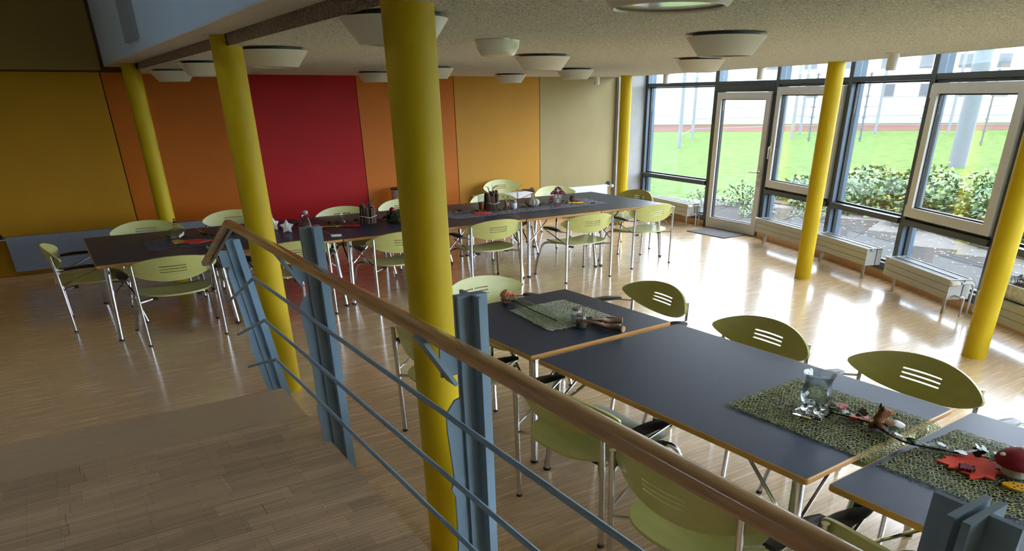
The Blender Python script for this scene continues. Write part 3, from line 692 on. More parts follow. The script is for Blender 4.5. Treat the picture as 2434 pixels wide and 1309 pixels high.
# ------------------------------------------------------------------ floor things
rot = math.atan2(8.378 - 9.259, 0.01)
o = MB().box(9.16, 9.71, 8.375, 9.26, 0.001, 0.012).build('door_mat', mat('grey coir mat', (0.13, 0.125, 0.12), 0.95, var=0.5, scale=90, bump=0.8, bscale=150)); tag(o, 'grey door mat on the parquet before the garden door', 'mat')
t = empty('waste_bin', (4.72, 11.28, 0)); tag(t, 'pale printed round bin against the orange panel left of the nearest column', 'bin')
MB().lathe([(0.13, 0.0), (0.15, 0.80), (0.15, 0.82), (0.14, 0.82), (0.12, 0.02)], 28).build('bin_body', mat('pale printed card', (0.55, 0.50, 0.50), 0.6, var=0.2, scale=9), t, True)
MB().lathe([(0.152, 0.815), (0.157, 0.82), (0.152, 0.835), (0.142, 0.83)], 28).build('bin_rim', BLACK, t, True)
# ------------------------------------------------------------------ table decoration
TZ = 0.7402
def net_runner(c, cell, m, lab, sag=None, name='table_runner', inset=0.72, z=TZ):
    """open woven runner: irregular cells, each a ring of thread; c = 4 corners (plan)"""
    A, B, C_, D = [Vector((*q, 0)) for q in c]
    L = ((B - A).length + (C_ - D).length) / 2; Wd = ((D - A).length + (C_ - B).length) / 2
    nx, ny = int(L / cell), int(Wd / (cell * 0.866)); rnd = random.Random(int(L * 1000)); vid = {}; V = []; F = []
    def pos(a, b_):
        s = a / L; t = b_ / Wd; s = min(1.015, max(-0.015, s)); t = min(1.02, max(-0.02, t))
        q = A * (1 - s) * (1 - t) + B * s * (1 - t) + C_ * s * t + D * (1 - s) * t
        zz = z + 0.002 + rnd.uniform(0, 0.006)
        if sag: zz -= sag(q)
        return Vector((q.x, q.y, zz))
    def node(i, j, k):
        # corner k of the hex at (i,j) in a pointy hex lattice, quantised so neighbours share it
        cx = (i + 0.5 * (j % 2)) * cell; cy = j * cell * 0.866; a = R(60 * k + 30); x = cx + cell * 0.577 * math.cos(a); y_ = cy + cell * 0.577 * math.sin(a)
        key = (round(x / cell * 6), round(y_ / cell * 6))
        if key not in vid:
            vid[key] = len(V); V.append(pos(x + rnd.uniform(-.36, .36) * cell, y_ + rnd.uniform(-.36, .36) * cell))
        return vid[key]
    for j in range(ny + 1):
        for i in range(nx + 1):
            ids = [node(i, j, k) for k in range(6)]; cc = sum((V[q] for q in ids), Vector()) / 6; k0 = len(V)
            f = inset + rnd.uniform(-.10, .06)
            for q in ids: V.append(cc + (V[q] - cc) * f)
            for k in range(6): F.append((ids[k], ids[(k + 1) % 6], k0 + (k + 1) % 6, k0 + k))
    me = bpy.data.meshes.new(name); me.from_pydata([tuple(v) for v in V], [], F); o = obj(name, me, m)
    md = o.modifiers.new('thickness', 'SOLIDIFY'); md.thickness = 0.002; md.offset = 1.0
    tag(o, lab, 'table runner', 'woven net runners'); return o
OLIVE = mat('olive net thread', (0.27, 0.285, 0.115), 0.8, var=0.35, scale=25)
SAGE = mat('sage net thread', (0.50, 0.53, 0.40), 0.8, var=0.2, scale=25)
GREYT = mat('dark grey net thread', (0.085, 0.085, 0.095), 0.8, var=0.3, scale=30)
GREYL = mat('silver grey net thread', (0.20, 0.20, 0.23), 0.7, var=0.3, scale=30)
net_runner([(2.572, 4.31), (2.53, 3.73), (3.085, 3.69), (3.06, 4.33)], 0.018, SAGE, 'small sage green net runner under the wrapped rose', inset=0.76, z=0.7432)
gy = (1.487, 1.410)
def sag(q): return 0.02 * max(0, 1 - ((q.y - 1.447) / 0.05) ** 2)
net_runner([(2.57, 2.205), (2.705, -0.35), (3.345, -0.32), (3.15, 2.235)], 0.0185, OLIVE, 'long olive net runner bridging the gap between the two near tables', sag=sag, inset=0.80)
net_runner([(0.70, 9.01), (0.70, 8.39), (1.75, 8.36), (1.75, 9.0)][0:1] + [(1.78, 9.0), (1.75, 8.36), (0.72, 8.39)], 0.04, GREYT, 'dark net runner on the left end table of the long row', inset=0.6)
net_runner([(4.22, 9.0), (6.74, 9.03), (6.66, 8.40), (4.22, 8.37)], 0.04, GREYL, 'long grey net runner under the stick bundle and pumpkin', inset=0.6, z=0.7422)

GREENL = mat('ivy leaf green', (0.025, 0.06, 0.025), 0.35, var=0.5, scale=20)
DARKL = mat('dark dry leaf', (0.035, 0.02, 0.015), 0.6, var=0.4, scale=20)
VINE = mat('ivy stem', (0.05, 0.03, 0.015), 0.7)
def leaf_poly(kind):
    if kind == 'ivy': return [(0, 0), (.35, .02), (.5, .3), (.28, .45), (.3, .7), (0, 1), (-.3, .7), (-.28, .45), (-.5, .3), (-.35, .02)]
    if kind == 'maple':
        h = [(0.03, -.30), (.03, 0), (.26, -.13), (.27, .0), (.56, .10), (.48, .24), (.63, .50), (.45, .48), (.40, .62), (.26, .58), (.27, .82), (.15, .78), (0, 1.0)]
        return h + [(-x, y) for x, y in reversed(h[:-1])]
    if kind == 'star': return [((.5 if i % 2 == 0 else .2) * math.cos(R(90 + 36 * i)), .5 + (.5 if i % 2 == 0 else .2) * math.sin(R(90 + 36 * i))) for i in range(10)]
def flat_shape(name, kind, x, y, size, ang, m, lab, cat, th=0.004, z=TZ + 0.0105, parent=None, group=None, wd=1.0, tilt=0.0):
    o = MB().prism([(p[0] * size * wd, (p[1] - .4) * size) for p in leaf_poly(kind)], 0, th).build(name, m, parent)
    o.location = (x, y, z); o.rotation_euler = (tilt, 0, R(ang))
    if lab: tag(o, lab, cat, group)
    return o
def garland(path, n, size, lab, mats, z=TZ + 0.012, up=0.03, seed=3, name='ivy_garland'):
    rnd = random.Random(seed); p0 = Vector((*path[0], z)); t = empty(name, p0); tag(t, lab, 'garland')
    pts = fillet([Vector((*q, z + rnd.uniform(0, up * .4))) - p0 for q in path], 0.15, 4)
    MB().tube(pts, 0.004, 5).build('stem', VINE, t, True)
    cum = [0]
    for a, b_ in zip(pts, pts[1:]): cum.append(cum[-1] + (b_ - a).length)
    for k in range(n):
        s = (k + rnd.random()) / n * cum[-1]; i = max(j for j in range(len(cum)) if cum[j] <= s); i = min(i, len(pts) - 2)
        q = pts[i] + (pts[i + 1] - pts[i]) * ((s - cum[i]) / max(1e-6, cum[i + 1] - cum[i]))
        f = size * rnd.uniform(.7, 1.25)
        o = MB().prism([(x * f, y_ * f) for x, y_ in leaf_poly('ivy')], -0.0008, 0.0008).build('leaf', rnd.choice(mats), t)
        o.location = q + Vector((0, 0, rnd.uniform(0.004, up))); o.rotation_euler = (rnd.uniform(-.3, .6), rnd.uniform(-.5, .5), rnd.uniform(0, 6.28))
    return t
garland([(2.86, 1.90), (2.90, 1.78), (2.935, 1.66), (2.88, 1.52), (2.86, 1.44), (2.93, 1.33), (2.99, 1.23), (3.05, 1.08), (2.98, 0.9)], 40, 0.05, 'ivy garland running across both near tables', [GREENL, GREENL, MATS['ivy stem']])
garland([(0.95, 8.86), (1.25, 8.75), (1.6, 8.80), (2.0, 8.72), (2.35, 8.78), (2.7, 8.72), (3.05, 8.74), (3.45, 8.70), (3.8, 8.7)], 70, 0.06, 'dark leafy garland along the left tables of the long row', [GREENL, DARKL, DARKL], seed=5, name='leaf_garland')
garland([(4.35, 8.68), (4.7, 8.72), (5.15, 8.66), (5.45, 8.66), (5.8, 8.72), (6.2, 8.70), (6.45, 8.72)], 50, 0.05, 'dry leaf garland along the window end of the long row', [GREENL, DARKL, mat('olive dry leaf', (0.12, 0.10, 0.04), .6)], seed=9, name='leaf_garland')

REDF = mat('red orange felt', (0.75, 0.055, 0.02), 0.9, var=0.08, scale=40, bump=0.3, bscale=200)
YELF = mat('yellow felt', (0.75, 0.40, 0.02), 0.9, var=0.1, scale=40)
WINE = mat('wine red felt', (0.16, 0.008, 0.02), 0.9, var=0.2, scale=30)
WHITEP = mat('white paper', (0.75, 0.72, 0.68), 0.7, var=0.04)
BARK = mat('brown bark', (0.11, 0.07, 0.045), 0.9, var=0.5, scale=20, bump=0.6, bscale=60, stretch=(1, 1, .2))
CUTW = mat('cut wood', (0.42, 0.28, 0.16), 0.8, var=0.15)
JUTE = mat('white string', (0.6, 0.58, 0.52), 0.9)
CGLASS = clear_glass('clear glass', (0.97, 0.99, 0.99))
flat_shape('maple_leaf', 'maple', 2.900, 1.176, 0.215, 38, REDF, 'large red orange felt maple leaf on the near table', 'leaf', 0.006, wd=0.98)
flat_shape('confetti_leaf', 'maple', 2.842, 1.162, 0.055, 70, WINE, 'small wine red leaf lying on the large felt maple leaf', 'leaf', 0.012, TZ + 0.017)
flat_shape('maple_leaf', 'maple', 1.20, 8.62, 0.26, -95, REDF, 'red orange felt leaf beside the carafe on the left end table', 'leaf', 0.006)
flat_shape('felt_leaf', 'maple', 1.04, 8.70, 0.16, 60, YELF, 'yellow felt leaf below the carafe on the left end table', 'leaf', 0.005, TZ + 0.009)
flat_shape('confetti_leaf', 'maple', 0.93, 8.52, 0.07, 20, WINE, 'tiny wine red leaf on the left end table', 'leaf', 0.004)
flat_shape('felt_star', 'star', 2.80, 8.70, 0.20, 10, YELF, 'yellow felt star beside the candlestick', 'star', 0.006)
flat_shape('felt_star', 'star', 2.67, 8.745, 0.15, 40, YELF, 'smaller yellow felt star left of the candlestick', 'star', 0.005, TZ + 0.013)
flat_shape('felt_leaf', 'maple', 2.95, 8.66, 0.2, -60, mat('red felt', (0.45, 0.02, 0.01), .9), 'dark red felt leaf right of the candlestick', 'leaf', 0.005)
flat_shape('maple_leaf', 'maple', 4.74, 8.60, 0.24, -80, REDF, 'red orange felt leaf before the stick bundle', 'leaf', 0.006)
flat_shape('felt_leaf', 'maple', 6.32, 8.68, 0.24, -75, YELF, 'yellow felt leaf under the pine cone', 'leaf', 0.006, TZ + 0.014)
flat_shape('confetti_leaf', 'maple', 5.94, 8.575, 0.09, 0, mat('pink red felt', (0.42, 0.01, 0.05), .9), 'small pink red leaf below the mushroom house', 'leaf', 0.008)
flat_shape('confetti_leaf', 'maple', 6.50, 8.50, 0.06, 30, WINE, 'tiny wine red leaf at the window end of the long row', 'leaf', 0.006)

def ladybird(x, y, ang, m, lab, s=1.0):
    t = empty('wooden_ladybird', (x, y, TZ + 0.0105), R(ang)); tag(t, lab, 'ladybird'); pts = []
    for i in range(24):
        a = 2 * math.pi * i / 24; r = 0.036 * s * (1 + 0.07 * math.cos(2 * a)); pts.append((r * math.cos(a) * 1.15, r * math.sin(a)))
    MB().prism(pts, 0, 0.008).build('body', m, t)
    MB().prism([(0.036 * s + 0.016 * s * math.cos(2 * math.pi * i / 12), 0.019 * s * math.sin(2 * math.pi * i / 12)) for i in range(12)], 0.001, 0.009).build('head', m, t)
    for dx, dy in ((.012, .015), (-.014, .016), (.012, -.016), (-.016, -.013), (-.001, 0)):
        MB().lathe([(0.0045 * s, 0.0081), (0.0045 * s, 0.0088)], 8, (dx * s, dy * s, 0)).build('spot', BLACK, t)
LB = mat('painted red wood', (0.62, 0.06, 0.02), .5); ladybird(2.985, 1.865, 160, mat('painted dull red wood', (0.34, 0.04, 0.025), .5), 'dull red wooden ladybird right of the vase'); ladybird(2.95, 1.725, 150, LB, 'orange red wooden ladybird between vase and toy fox')
ladybird(2.866, 0.973, 120, mat('painted yellow wood', (0.70, 0.36, 0.01), .5), 'yellow wooden ladybird before the toadstool')

# toadstool
t = empty('felt_toadstool', (2.968, 1.030, TZ + 0.0105)); tag(t, 'felt toadstool with red cap at the right picture edge', 'mushroom')
MB().lathe([(0.045, 0), (0.055, .01), (0.052, .03), (0.044, .055)], 20).build('stem', mat('grey wool felt', (0.42, 0.38, 0.34), .95, var=.15, scale=50, bump=.4), t, True)
cp_ = MB().lathe([(0.035, .05), (0.082, .050), (0.088, .062), (0.078, .083), (0.052, .102), (0.022, .112), (0.001, .114)], 28, cap=False).build('cap', mat('crimson felt', (0.22, 0.006, 0.018), .9, var=.15, scale=40), t, True, 70)
for a, f in ((-2.2, .75), (-.6, .8), (.9, .75), (2.4, .8), (0.2, .2)):
    MB().ball((0.080 * f * math.cos(a), 0.080 * f * math.sin(a), .052 + .062 * math.sqrt(max(.03, 1 - f * f))), 0.013, 10, 6, (1.2, 1.2, .5)).build('spot', WHITEP, cp_, True)

# toy fox
t = empty('toy_fox', (2.885, 1.595, TZ + 0.0105), R(48)); t.scale = (0.92, 0.92, 0.86); tag(t, 'ginger plush fox with white tipped tail on the near runner', 'toy')
FUR = mat('ginger fur', (0.24, 0.10, 0.035), .95, var=.35, scale=40, bump=.8, bscale=150)
def skin(name, verts, edges, rad, m, parent, sub=2):
    me = bpy.data.meshes.new(name); me.from_pydata(verts, edges, []); o = obj(name, me, m, parent)
    o.modifiers.new('skin', 'SKIN'); 
    for i, r_ in enumerate(rad): me.skin_vertices[0].data[i].radius = (r_, r_)
    me.skin_vertices[0].data[0].use_root = True
    s_ = o.modifiers.new('sub', 'SUBSURF'); s_.levels = sub; s_.render_levels = sub
    me.polygons.foreach_set('use_smooth', [True] * len(me.polygons)); o.modifiers['skin'].use_smooth_shade = True; return o
skin('body', [(0, .012, .030), (0, .004, .065), (0, -.010, .092), (0, -.016, .112), (.0, -.050, .104), (-.024, -.02, .028), (-.024, -.04, .010), (.024, -.02, .028), (.024, -.04, .010), (-.018, -.006, .136), (.018, -.006, .136), (0, -.074, .100)],
     [(0, 1), (1, 2), (2, 3), (3, 4), (0, 5), (5, 6), (0, 7), (7, 8), (3, 9), (3, 10), (4, 11)], [.034, .033, .024, .026, .015, .016, .010, .016, .010, .008, .008, .006], FUR, t)
tl = skin('tail', [(.010, .03, .02), (.04, .0, .022), (.045, -.045, .025), (.042, -.095, .025)], [(0, 1), (1, 2), (2, 3)], [.018, .024, .030, .026], FUR, t)
skin('tail_tip', [(.044, -.072, .026), (.042, -.105, .026), (.036, -.145, .020)], [(0, 1), (1, 2)], [.022, .026, .008], WHITEP, tl)
for s in (-1, 1): MB().ball((s * .017, -.036, .120), 0.004).build('eye', BLACK, t, True)
MB().ball((0, -.080, .101), 0.006).build('nose', BLACK, t, True)
for s in (-1, 1): MB().tube([(s * .020, -.004, .128), (s * .023, -.003, .152)], [.011, .002], 8).build('ear', mat('dark ear fur', (.05, .025, .012), .95), t, True)

# square based glass vase
t = empty('glass_vase', (2.815, 1.885, TZ + 0.0105), R(12)); tag(t, 'wavy clear glass vase on a square foot on the near runner', 'vase')
b_ = MB(); b_.box(-.07, .07, -.07, .07, 0, .018); b_.build('foot', CGLASS, t)
for sx in (-1, 1):
    for sy in (-1, 1): MB().ball((sx * .032, sy * .032, .034), .019, 14, 9).build('bead', CGLASS, t, True)
MB().lathe([(0.045, .052), (0.062, .058), (0.074, .09), (0.070, .12), (0.060, .155), (0.066, .185), (0.076, .205), (0.072, .205), (0.062, .185), (0.056, .155), (0.066, .12), (0.068, .09), (0.05, .062), (0.001, .060)], 28, cap=False).build('bowl', thin_glass('vase glass', (.90, .93, .94), .16), t, True, 60)

# salt, pepper
def shaker(x, y, fill, lidm, lab, r=0.036, h=0.088, z=TZ + 0.001):
    t = empty('table_shaker', (x, y, z)); tag(t, lab, 'shaker')
    MB().lathe([(r * .9, 0), (r, .006), (r, h * .68), (r * .78, h * .80), (r * .78, h * .84)], 20).build('glass_body', thin_glass('shaker glass', (.93, .96, .97), .1) if 'shaker glass' not in MATS else MATS['shaker glass'], t, True)
    MB().lathe([(r * .86, .004), (r * .93, .008), (r * .93, h * .6), (r * .5, h * .62)], 20).build('filling', fill, t, True)
    MB().lathe([(r * .86, h * .83), (r * .88, h * .97), (r * .8, h), (0.001, h * 1.0)], 20, cap=False).build('lid', lidm, t, True)
SALT = mat('white salt', (0.72, 0.74, 0.78), .8); PEP = mat('ground pepper', (0.10, 0.075, 0.06), .9, var=.4, scale=90); LIDB = mat('brushed lid', (0.30, 0.24, 0.20), .4, .5)
shaker(2.772, 3.775, SALT, LIDB, 'glass salt shaker on the square table', .038, .105, TZ + .014); shaker(2.742, 3.680, PEP, LIDB, 'pepper shaker in front of the salt on the square table', .038, .095, TZ + .005)
shaker(2.475, 8.49, SALT, CHROME, 'glass salt shaker beside the bottle on the long row', .036, .085); shaker(5.278, 8.69, SALT, CHROME, 'glass salt jar right of the deer', .05, .12, TZ + .012)

# wrapped rose
t = empty('wrapped_rose', (2.676, 4.43, TZ + .002), R(-92)); tag(t, 'single peach rose wrapped in clear film on the square table', 'flower')
rnd = random.Random(4); pm = mat('peach petal', (0.55, 0.22, 0.11), .7, var=.25, scale=30)
for k in range(16):
    a = k * 2.4; q = 0.012 + 0.0018 * k; V = []; 
    o = MB().ball((0, 0, 0), 0.024 + 0.001 * k, 8, 6, (1, .35, 1)).build('petal', pm, t, True); o.location = (-.11 + .006 * (16 - k) * .3, 1.25 * q * math.cos(a), .045 + q * math.sin(a)); o.rotation_euler = (a, rnd.uniform(-.3, .3), rnd.uniform(-.4, .4))
MB().tube([(-.03, 0, .035), (.2, .01, .02), (.55, .02, .016)], .005, 6).build('stem', mat('rose stem', (.05, .10, .03), .6), t, True)
FILM = thin_glass('clear film', (.86, .93, .86), .07)
G = []
for i in range(9):
    f = i / 8; x_ = -.02 + .66 * f; hw = .035 + .13 * f; hz = .034 * (1 - .55 * f)
    G.append([Vector((x_, hw * math.cos(2 * math.pi * j / 20), .034 + hz * math.sin(2 * math.pi * j / 20) - .012 * f + (.008 if j in (0, 10) else 0))) for j in range(20)])
V = [q for r_ in G for q in r_]; F = [(i * 20 + j, i * 20 + (j + 1) % 20, (i + 1) * 20 + (j + 1) % 20, (i + 1) * 20 + j) for i in range(8) for j in range(20)]
make('film_sleeve', V, F, FILM, t, True, 80)
G = []
for i in range(5):
    f = i / 4; x_ = .03 - .12 * f; G.append([Vector((x_, (.016 + .045 * f) * math.cos(2 * math.pi * j / 16) * (1 + .25 * (j % 2) * f), .036 + (.012 + .016 * f) * math.sin(2 * math.pi * j / 16))) for j in range(16)])
V = [q for r_ in G for q in r_]; F = [(i * 16 + j, i * 16 + (j + 1) % 16, (i + 1) * 16 + (j + 1) % 16, (i + 1) * 16 + j) for i in range(4) for j in range(16)]
make('tissue_fan', V, F, thin_glass('grey blue film', (.50, .56, .66), .12), t, True, 60)

# antlers
def antler(x, y, ang, s, lab):
    t = empty('antler', (x, y, TZ + .006), R(ang)); tag(t, lab, 'antler'); AM = mat('antler horn', (0.17, 0.085, 0.045), .55, var=.35, scale=14, bump=.3, bscale=40)
    skin('beam', [(v_[0] * s, v_[1] * s, v_[2] * s) for v_ in [(0, 0, .026), (.07, .005, .028), (.15, .02, .026), (.24, .015, .022), (.33, -.02, .020), (.41, -.035, .018), (.10, -.08, .022), (.15, -.16, .006), (.19, .10, .065), (.29, .18, .085), (.39, .17, .04), (.28, -.09, .012), (.36, -.15, .006)]],
         [(0, 1), (1, 2), (2, 3), (3, 4), (4, 5), (1, 6), (6, 7), (2, 8), (8, 9), (9, 10), (3, 11), (11, 12)], [q * s for q in (.029, .026, .021, .017, .011, .004, .016, .004, .016, .012, .004, .012, .004)], AM, t)
    bu = MB().lathe([(0.024 * s, 0), (0.029 * s, .006), (0.024 * s, .012)], 14).build('burr', CUTW, t, True); bu.rotation_euler = (0, R(-90), 0); bu.location = (.016 * s, 0, .026 * s)
antler(2.905, 3.43, 104, 0.80, 'brown antler lying nearest the edge of the square table'); antler(3.035, 3.60, 140, 0.72, 'brown antler lying behind the other on the square table')

# carafe like candle holders
def candlestick(x, y, h, lab, r=.06):
    o = MB().lathe([(r, 0), (r, .008), (r * .6, .02), (r * .25, .035), (r * .2, h * .45), (r * .45, h * .52), (r * .2, h * .58), (r * .3, h * .72), (r * .42, h * .8), (r * .42, h), (r * .34, h), (r * .3, h * .86), (0.001, h * .85)], 20, cap=False).build('candlestick', MATS['shaker glass'], None, True, 60, (x, y, TZ + .0005)); tag(o, lab, 'candlestick')
candlestick(2.845, 8.60, .17, 'turned glass candlestick on the long row', .075)
t = empty('stoppered_carafe', (1.052, 8.87, TZ + .0105)); tag(t, 'square glass carafe with ball stopper on the left end table', 'carafe')
MB().lathe([(.075, 0), (.085, .01), (.085, .09), (.075, .105), (.03, .12), (.022, .15)], 20).build('carafe_body', MATS['shaker glass'], t, True)
MB().ball((0, 0, .172), .024, 14, 9).build('stopper', CGLASS, t, True); MB().ball((0, 0, .205), .015, 12, 8).build('stopper_knob', CGLASS, t, True)
t = empty('oil_bottle', (2.413, 8.64, TZ + .0005)); tag(t, 'clear bottle with orange remnant beside the salt shaker', 'bottle')
MB().lathe([(.062, 0), (.066, .01), (.060, .07), (.040, .115), (.032, .15), (.042, .165), (.042, .18), (.03, .19), (.03, .20)], 20).build('bottle_glass', MATS['shaker glass'], t, True)
MB().lathe([(.056, .006), (.058, .012), (.056, .03), (.001, .032)], 20, cap=False).build('orange_filling', mat('orange spice', (.60, .20, .01), .7), t, True)
MB().lathe([(.028, .19), (.034, .2), (.03, .225), (.001, .23)], 12, cap=False).build('film_cap', mat('crumpled film', (.45, .48, .55), .35), t, True)
o = MB().box(-.06, .06, -.035, .035, 0, .022).build('soap_dish', WHITEP, None, loc=(2.565, 8.085, TZ + .0005)); o.rotation_euler = (0, 0, R(-12)); tag(o, 'small white flat box at the seam of the long row', 'box')
bv = o.modifiers.new('bevel', 'BEVEL'); bv.width = .008; bv.segments = 2
def paper_star(x, y, s, rz, lab):
    V = [(0, -.03 * s, 0), (0, .03 * s, 0)]; F = []
    for i in range(10):
        a = R(90 + 36 * i); r = (.5 if i % 2 == 0 else .29) * s; V.append((r * math.cos(a), 0, r * math.sin(a)))
    for i in range(10): F.append((0, 2 + i, 2 + (i + 1) % 10)); F.append((1, 2 + (i + 1) % 10, 2 + i))
    V = [(p[0], p[1] * 3.0, p[2] + .405 * s) for p in V]
    o = make('paper_star', V, F, WHITEP, None, loc=(x, y, TZ + .0005)); o.rotation_euler = (0, 0, R(rz)); tag(o, lab, 'star', 'white paper stars')
paper_star(2.10, 8.90, .17, 25, 'white folded paper star partly behind the left column'); paper_star(2.19, 8.67, .16, -20, 'white folded paper star beside the railing post top')

def bundle(x, y, r, h, n, lab, seed):
    rnd = random.Random(seed); t = empty('stick_bundle', (x, y, TZ + .012)); tag(t, lab, 'stick bundle')
    for k in range(n):
        a = 2 * math.pi * k / n + rnd.uniform(-.15, .15); rr = r * rnd.uniform(.72, 1); q = rnd.uniform(.016, .026); hh = h * rnd.uniform(.75, 1.12); dx, dy = rnd.uniform(-.02, .02), rnd.uniform(-.02, .02)
        st = MB().tube([(rr * math.cos(a), rr * math.sin(a), 0), (rr * math.cos(a) + dx, rr * math.sin(a) + dy, hh)], q, 8, r1=q * .85).build('stick', BARK, t, True)
        MB().lathe([(q * .8, 0), (q * .8, .002)], 8, (rr * math.cos(a) + dx, rr * math.sin(a) + dy, hh)).build('cut_end', CUTW, st)
    for zz in (h * .42,): MB().tube([((r + .026) * math.cos(2 * math.pi * k / 24), (r + .026) * math.sin(2 * math.pi * k / 24), zz + .008 * math.sin(k)) for k in range(25)], .004, 5).build('string', JUTE, t, True)
    for k in range(7):
        a = rnd.uniform(0, 6.28); MB().tube(fillet([(r * .3 * math.cos(a), r * .3 * math.sin(a), h * .8), (r * .6 * math.cos(a), r * .6 * math.sin(a), h * 1.25), (r * 1.1 * math.cos(a + .5), r * 1.1 * math.sin(a + .5), h * 1.32)], .05, 3), .0028, 5).build('twig', BARK, t, True)
    return t
bundle(3.19, 8.70, .085, .20, 13, 'bundle of bark sticks tied with white string left of the nearest column', 2)
bundle(4.965, 8.74, .08, .235, 14, 'bundle of bark sticks tied with string near the deer', 6)
t = empty('drinking_glass', (4.84, 8.80, TZ + .012)); tag(t, 'glass with orange drink behind the stick bundle', 'glass')
MB().lathe([(.04, 0), (.045, .005), (.052, .2), (.048, .2), (.04, .01)], 18).build('glass_wall', MATS['shaker glass'], t, True); MB().lathe([(.038, .011), (.044, .11), (.001, .112)], 18, cap=False).build('drink', mat('orange drink', (.42, .12, .02), .2), t, True)
# wreath pot
t = empty('moss_wreath', (3.53, 8.62, TZ + .002)); tag(t, 'green leafy wreath with a red apple beside the nearest column', 'wreath'); rnd = random.Random(8)
MB().lathe([(.09, .0), (.12, .03), (.11, .09), (.07, .12), (.001, .12)], 18, cap=False).build('moss_core', mat('dark moss', (.02, .03, .012), .95, var=.5, scale=30, bump=.8), t, True)
for k in range(60):
    a = rnd.uniform(0, 6.28); zz = rnd.uniform(.01, .13); rr = .105 * math.sqrt(max(.1, 1 - ((zz - .05) / .1) ** 2)) + .01
    o = MB().prism([(x_ * .05, y_ * .06) for x_, y_ in leaf_poly('ivy')], -.0008, .0008).build('leaf', rnd.choice([GREENL, mat('pale moss leaf', (.10, .13, .04), .6)]), t); o.location = (rr * math.cos(a), rr * math.sin(a), zz); o.rotation_euler = (rnd.uniform(-1, 1), rnd.uniform(-1, 1), a)
MB().ball((-.06, -.02, .15), .035, 14, 9).build('apple', mat('dark red apple', (.20, .006, .012), .25), t, True)
# deer
t = empty('toy_deer', (5.115, 8.585, TZ + .012), R(215)); tag(t, 'small brown deer figure with antlers on the long row', 'figurine')
skin('body', [(0, 0, .085), (.035, 0, .085), (.05, 0, .12), (.062, 0, .14), (.085, 0, .133), (-.035, 0, .085), (.032, .014, .04), (.032, .014, .004), (.032, -.014, .04), (.032, -.014, .004), (-.038, .014, .04), (-.036, .014, .004), (-.038, -.014, .04), (-.036, -.014, .004)],
     [(0, 1), (1, 2), (2, 3), (3, 4), (0, 5), (1, 6), (6, 7), (1, 8), (8, 9), (5, 10), (10, 11), (5, 12), (12, 13)], [.024, .022, .013, .016, .009, .022, .008, .006, .008, .006, .009, .006, .009, .006], mat('deer brown', (.20, .11, .05), .8, var=.2), t, 1)
for s in (-1, 1):
    an = MB().tube([(.058, s * .008, .15), (.05, s * .03, .175), (.055, s * .045, .20)], .003, 5).build('antler', BARK, t, True)
    MB().tube([(.052, s * .03, .176), (.075, s * .035, .19)], .0025, 5).build('antler_tine', BARK, an, True)
# pumpkin
t = empty('pumpkin', (5.60, 8.72, TZ + .012)); tag(t, 'grey white ribbed pumpkin on the long row', 'pumpkin'); V = []; F = []
for i in range(11):
    ph = math.pi * i / 10
    for j in range(48):
        a = 2 * math.pi * j / 48; rb = .84 + .18 * abs(math.cos(5 * a)) ** .5; r_ = .105 * math.sin(ph) ** .8 * rb if 0 < i < 10 else .001; V.append((r_ * math.cos(a), r_ * math.sin(a), .058 - .058 * math.cos(ph)))
F = [(i * 48 + j, i * 48 + (j + 1) % 48, (i + 1) * 48 + (j + 1) % 48, (i + 1) * 48 + j) for i in range(10) for j in range(48)]
make('flesh', V, F, mat('grey white pumpkin skin', (.36, .33, .29), .7, var=.15), t, True, 80); MB().tube([(0, 0, .112), (.006, .004, .13), (.02, .006, .142)], [.012, .009, .008], 7).build('stalk', CUTW, t, True)
# toadstool house
def toadhouse(x, y, s, lab, win=True):
    t = empty('toadstool_house', (x, y, TZ + .012), R(-35)); tag(t, lab, 'ornament')
    MB().box(-.062 * s, .062 * s, -.022 * s, .022 * s, 0, .125 * s).build('stem_wall', mat('grey washed wood', (.36, .33, .30), .8, var=.1), t)
    pts = [(-.105, .118), (-.112, .13), (-.09, .155), (-.06, .175), (-.035, .21), (0, .225), (.035, .21), (.06, .175), (.09, .155), (.112, .13), (.105, .118), (.06, .125), (-.06, .125)]
    V = [(px_ * s, yy * s, pz * s) for yy in (-.026, .026) for px_, pz in pts]; n_ = len(pts)
    F = [tuple(range(n_)), tuple(range(2 * n_ - 1, n_ - 1, -1))] + [(i, n_ + i, n_ + (i + 1) % n_, (i + 1) % n_) for i in range(n_)]
    cap = make('cap', V, F, mat('wine red painted wood', (.20, .012, .022), .5), t)
    for px_, pz in ((-.07, .145), (-.045, .17), (.06, .15), (.035, .18), (-.015, .207), (.085, .137), (.0, .14)):
        o = MB().lathe([(.0065 * s, 0), (.0065 * s, .0015)], 8).build('dot', WHITEP, cap); o.location = (px_ * s, -.0262 * s, pz * s); o.rotation_euler = (R(90), 0, 0)
    if win:
        o = MB().lathe([(.021 * s, 0), (.021 * s, .004)], 16).build('round_window', WHITEP, cap); o.location = (0, -.0262 * s, .175 * s); o.rotation_euler = (R(90), 0, 0)
        for px_ in (-.025, .025): MB().box((px_ - .013) * s, (px_ + .013) * s, -.0245 * s, -.0222 * s, .075 * s, .112 * s).build('window', WHITEP, t)
        MB().box(-.018 * s, .018 * s, -.0245 * s, -.0222 * s, .0, .058 * s).build('door', WHITEP, t)
toadhouse(6.09, 8.79, 1.0, 'wooden toadstool house with red cap on the long row'); toadhouse(5.955, 8.76, .42, 'tiny red capped toadstool left of the wooden house', False)
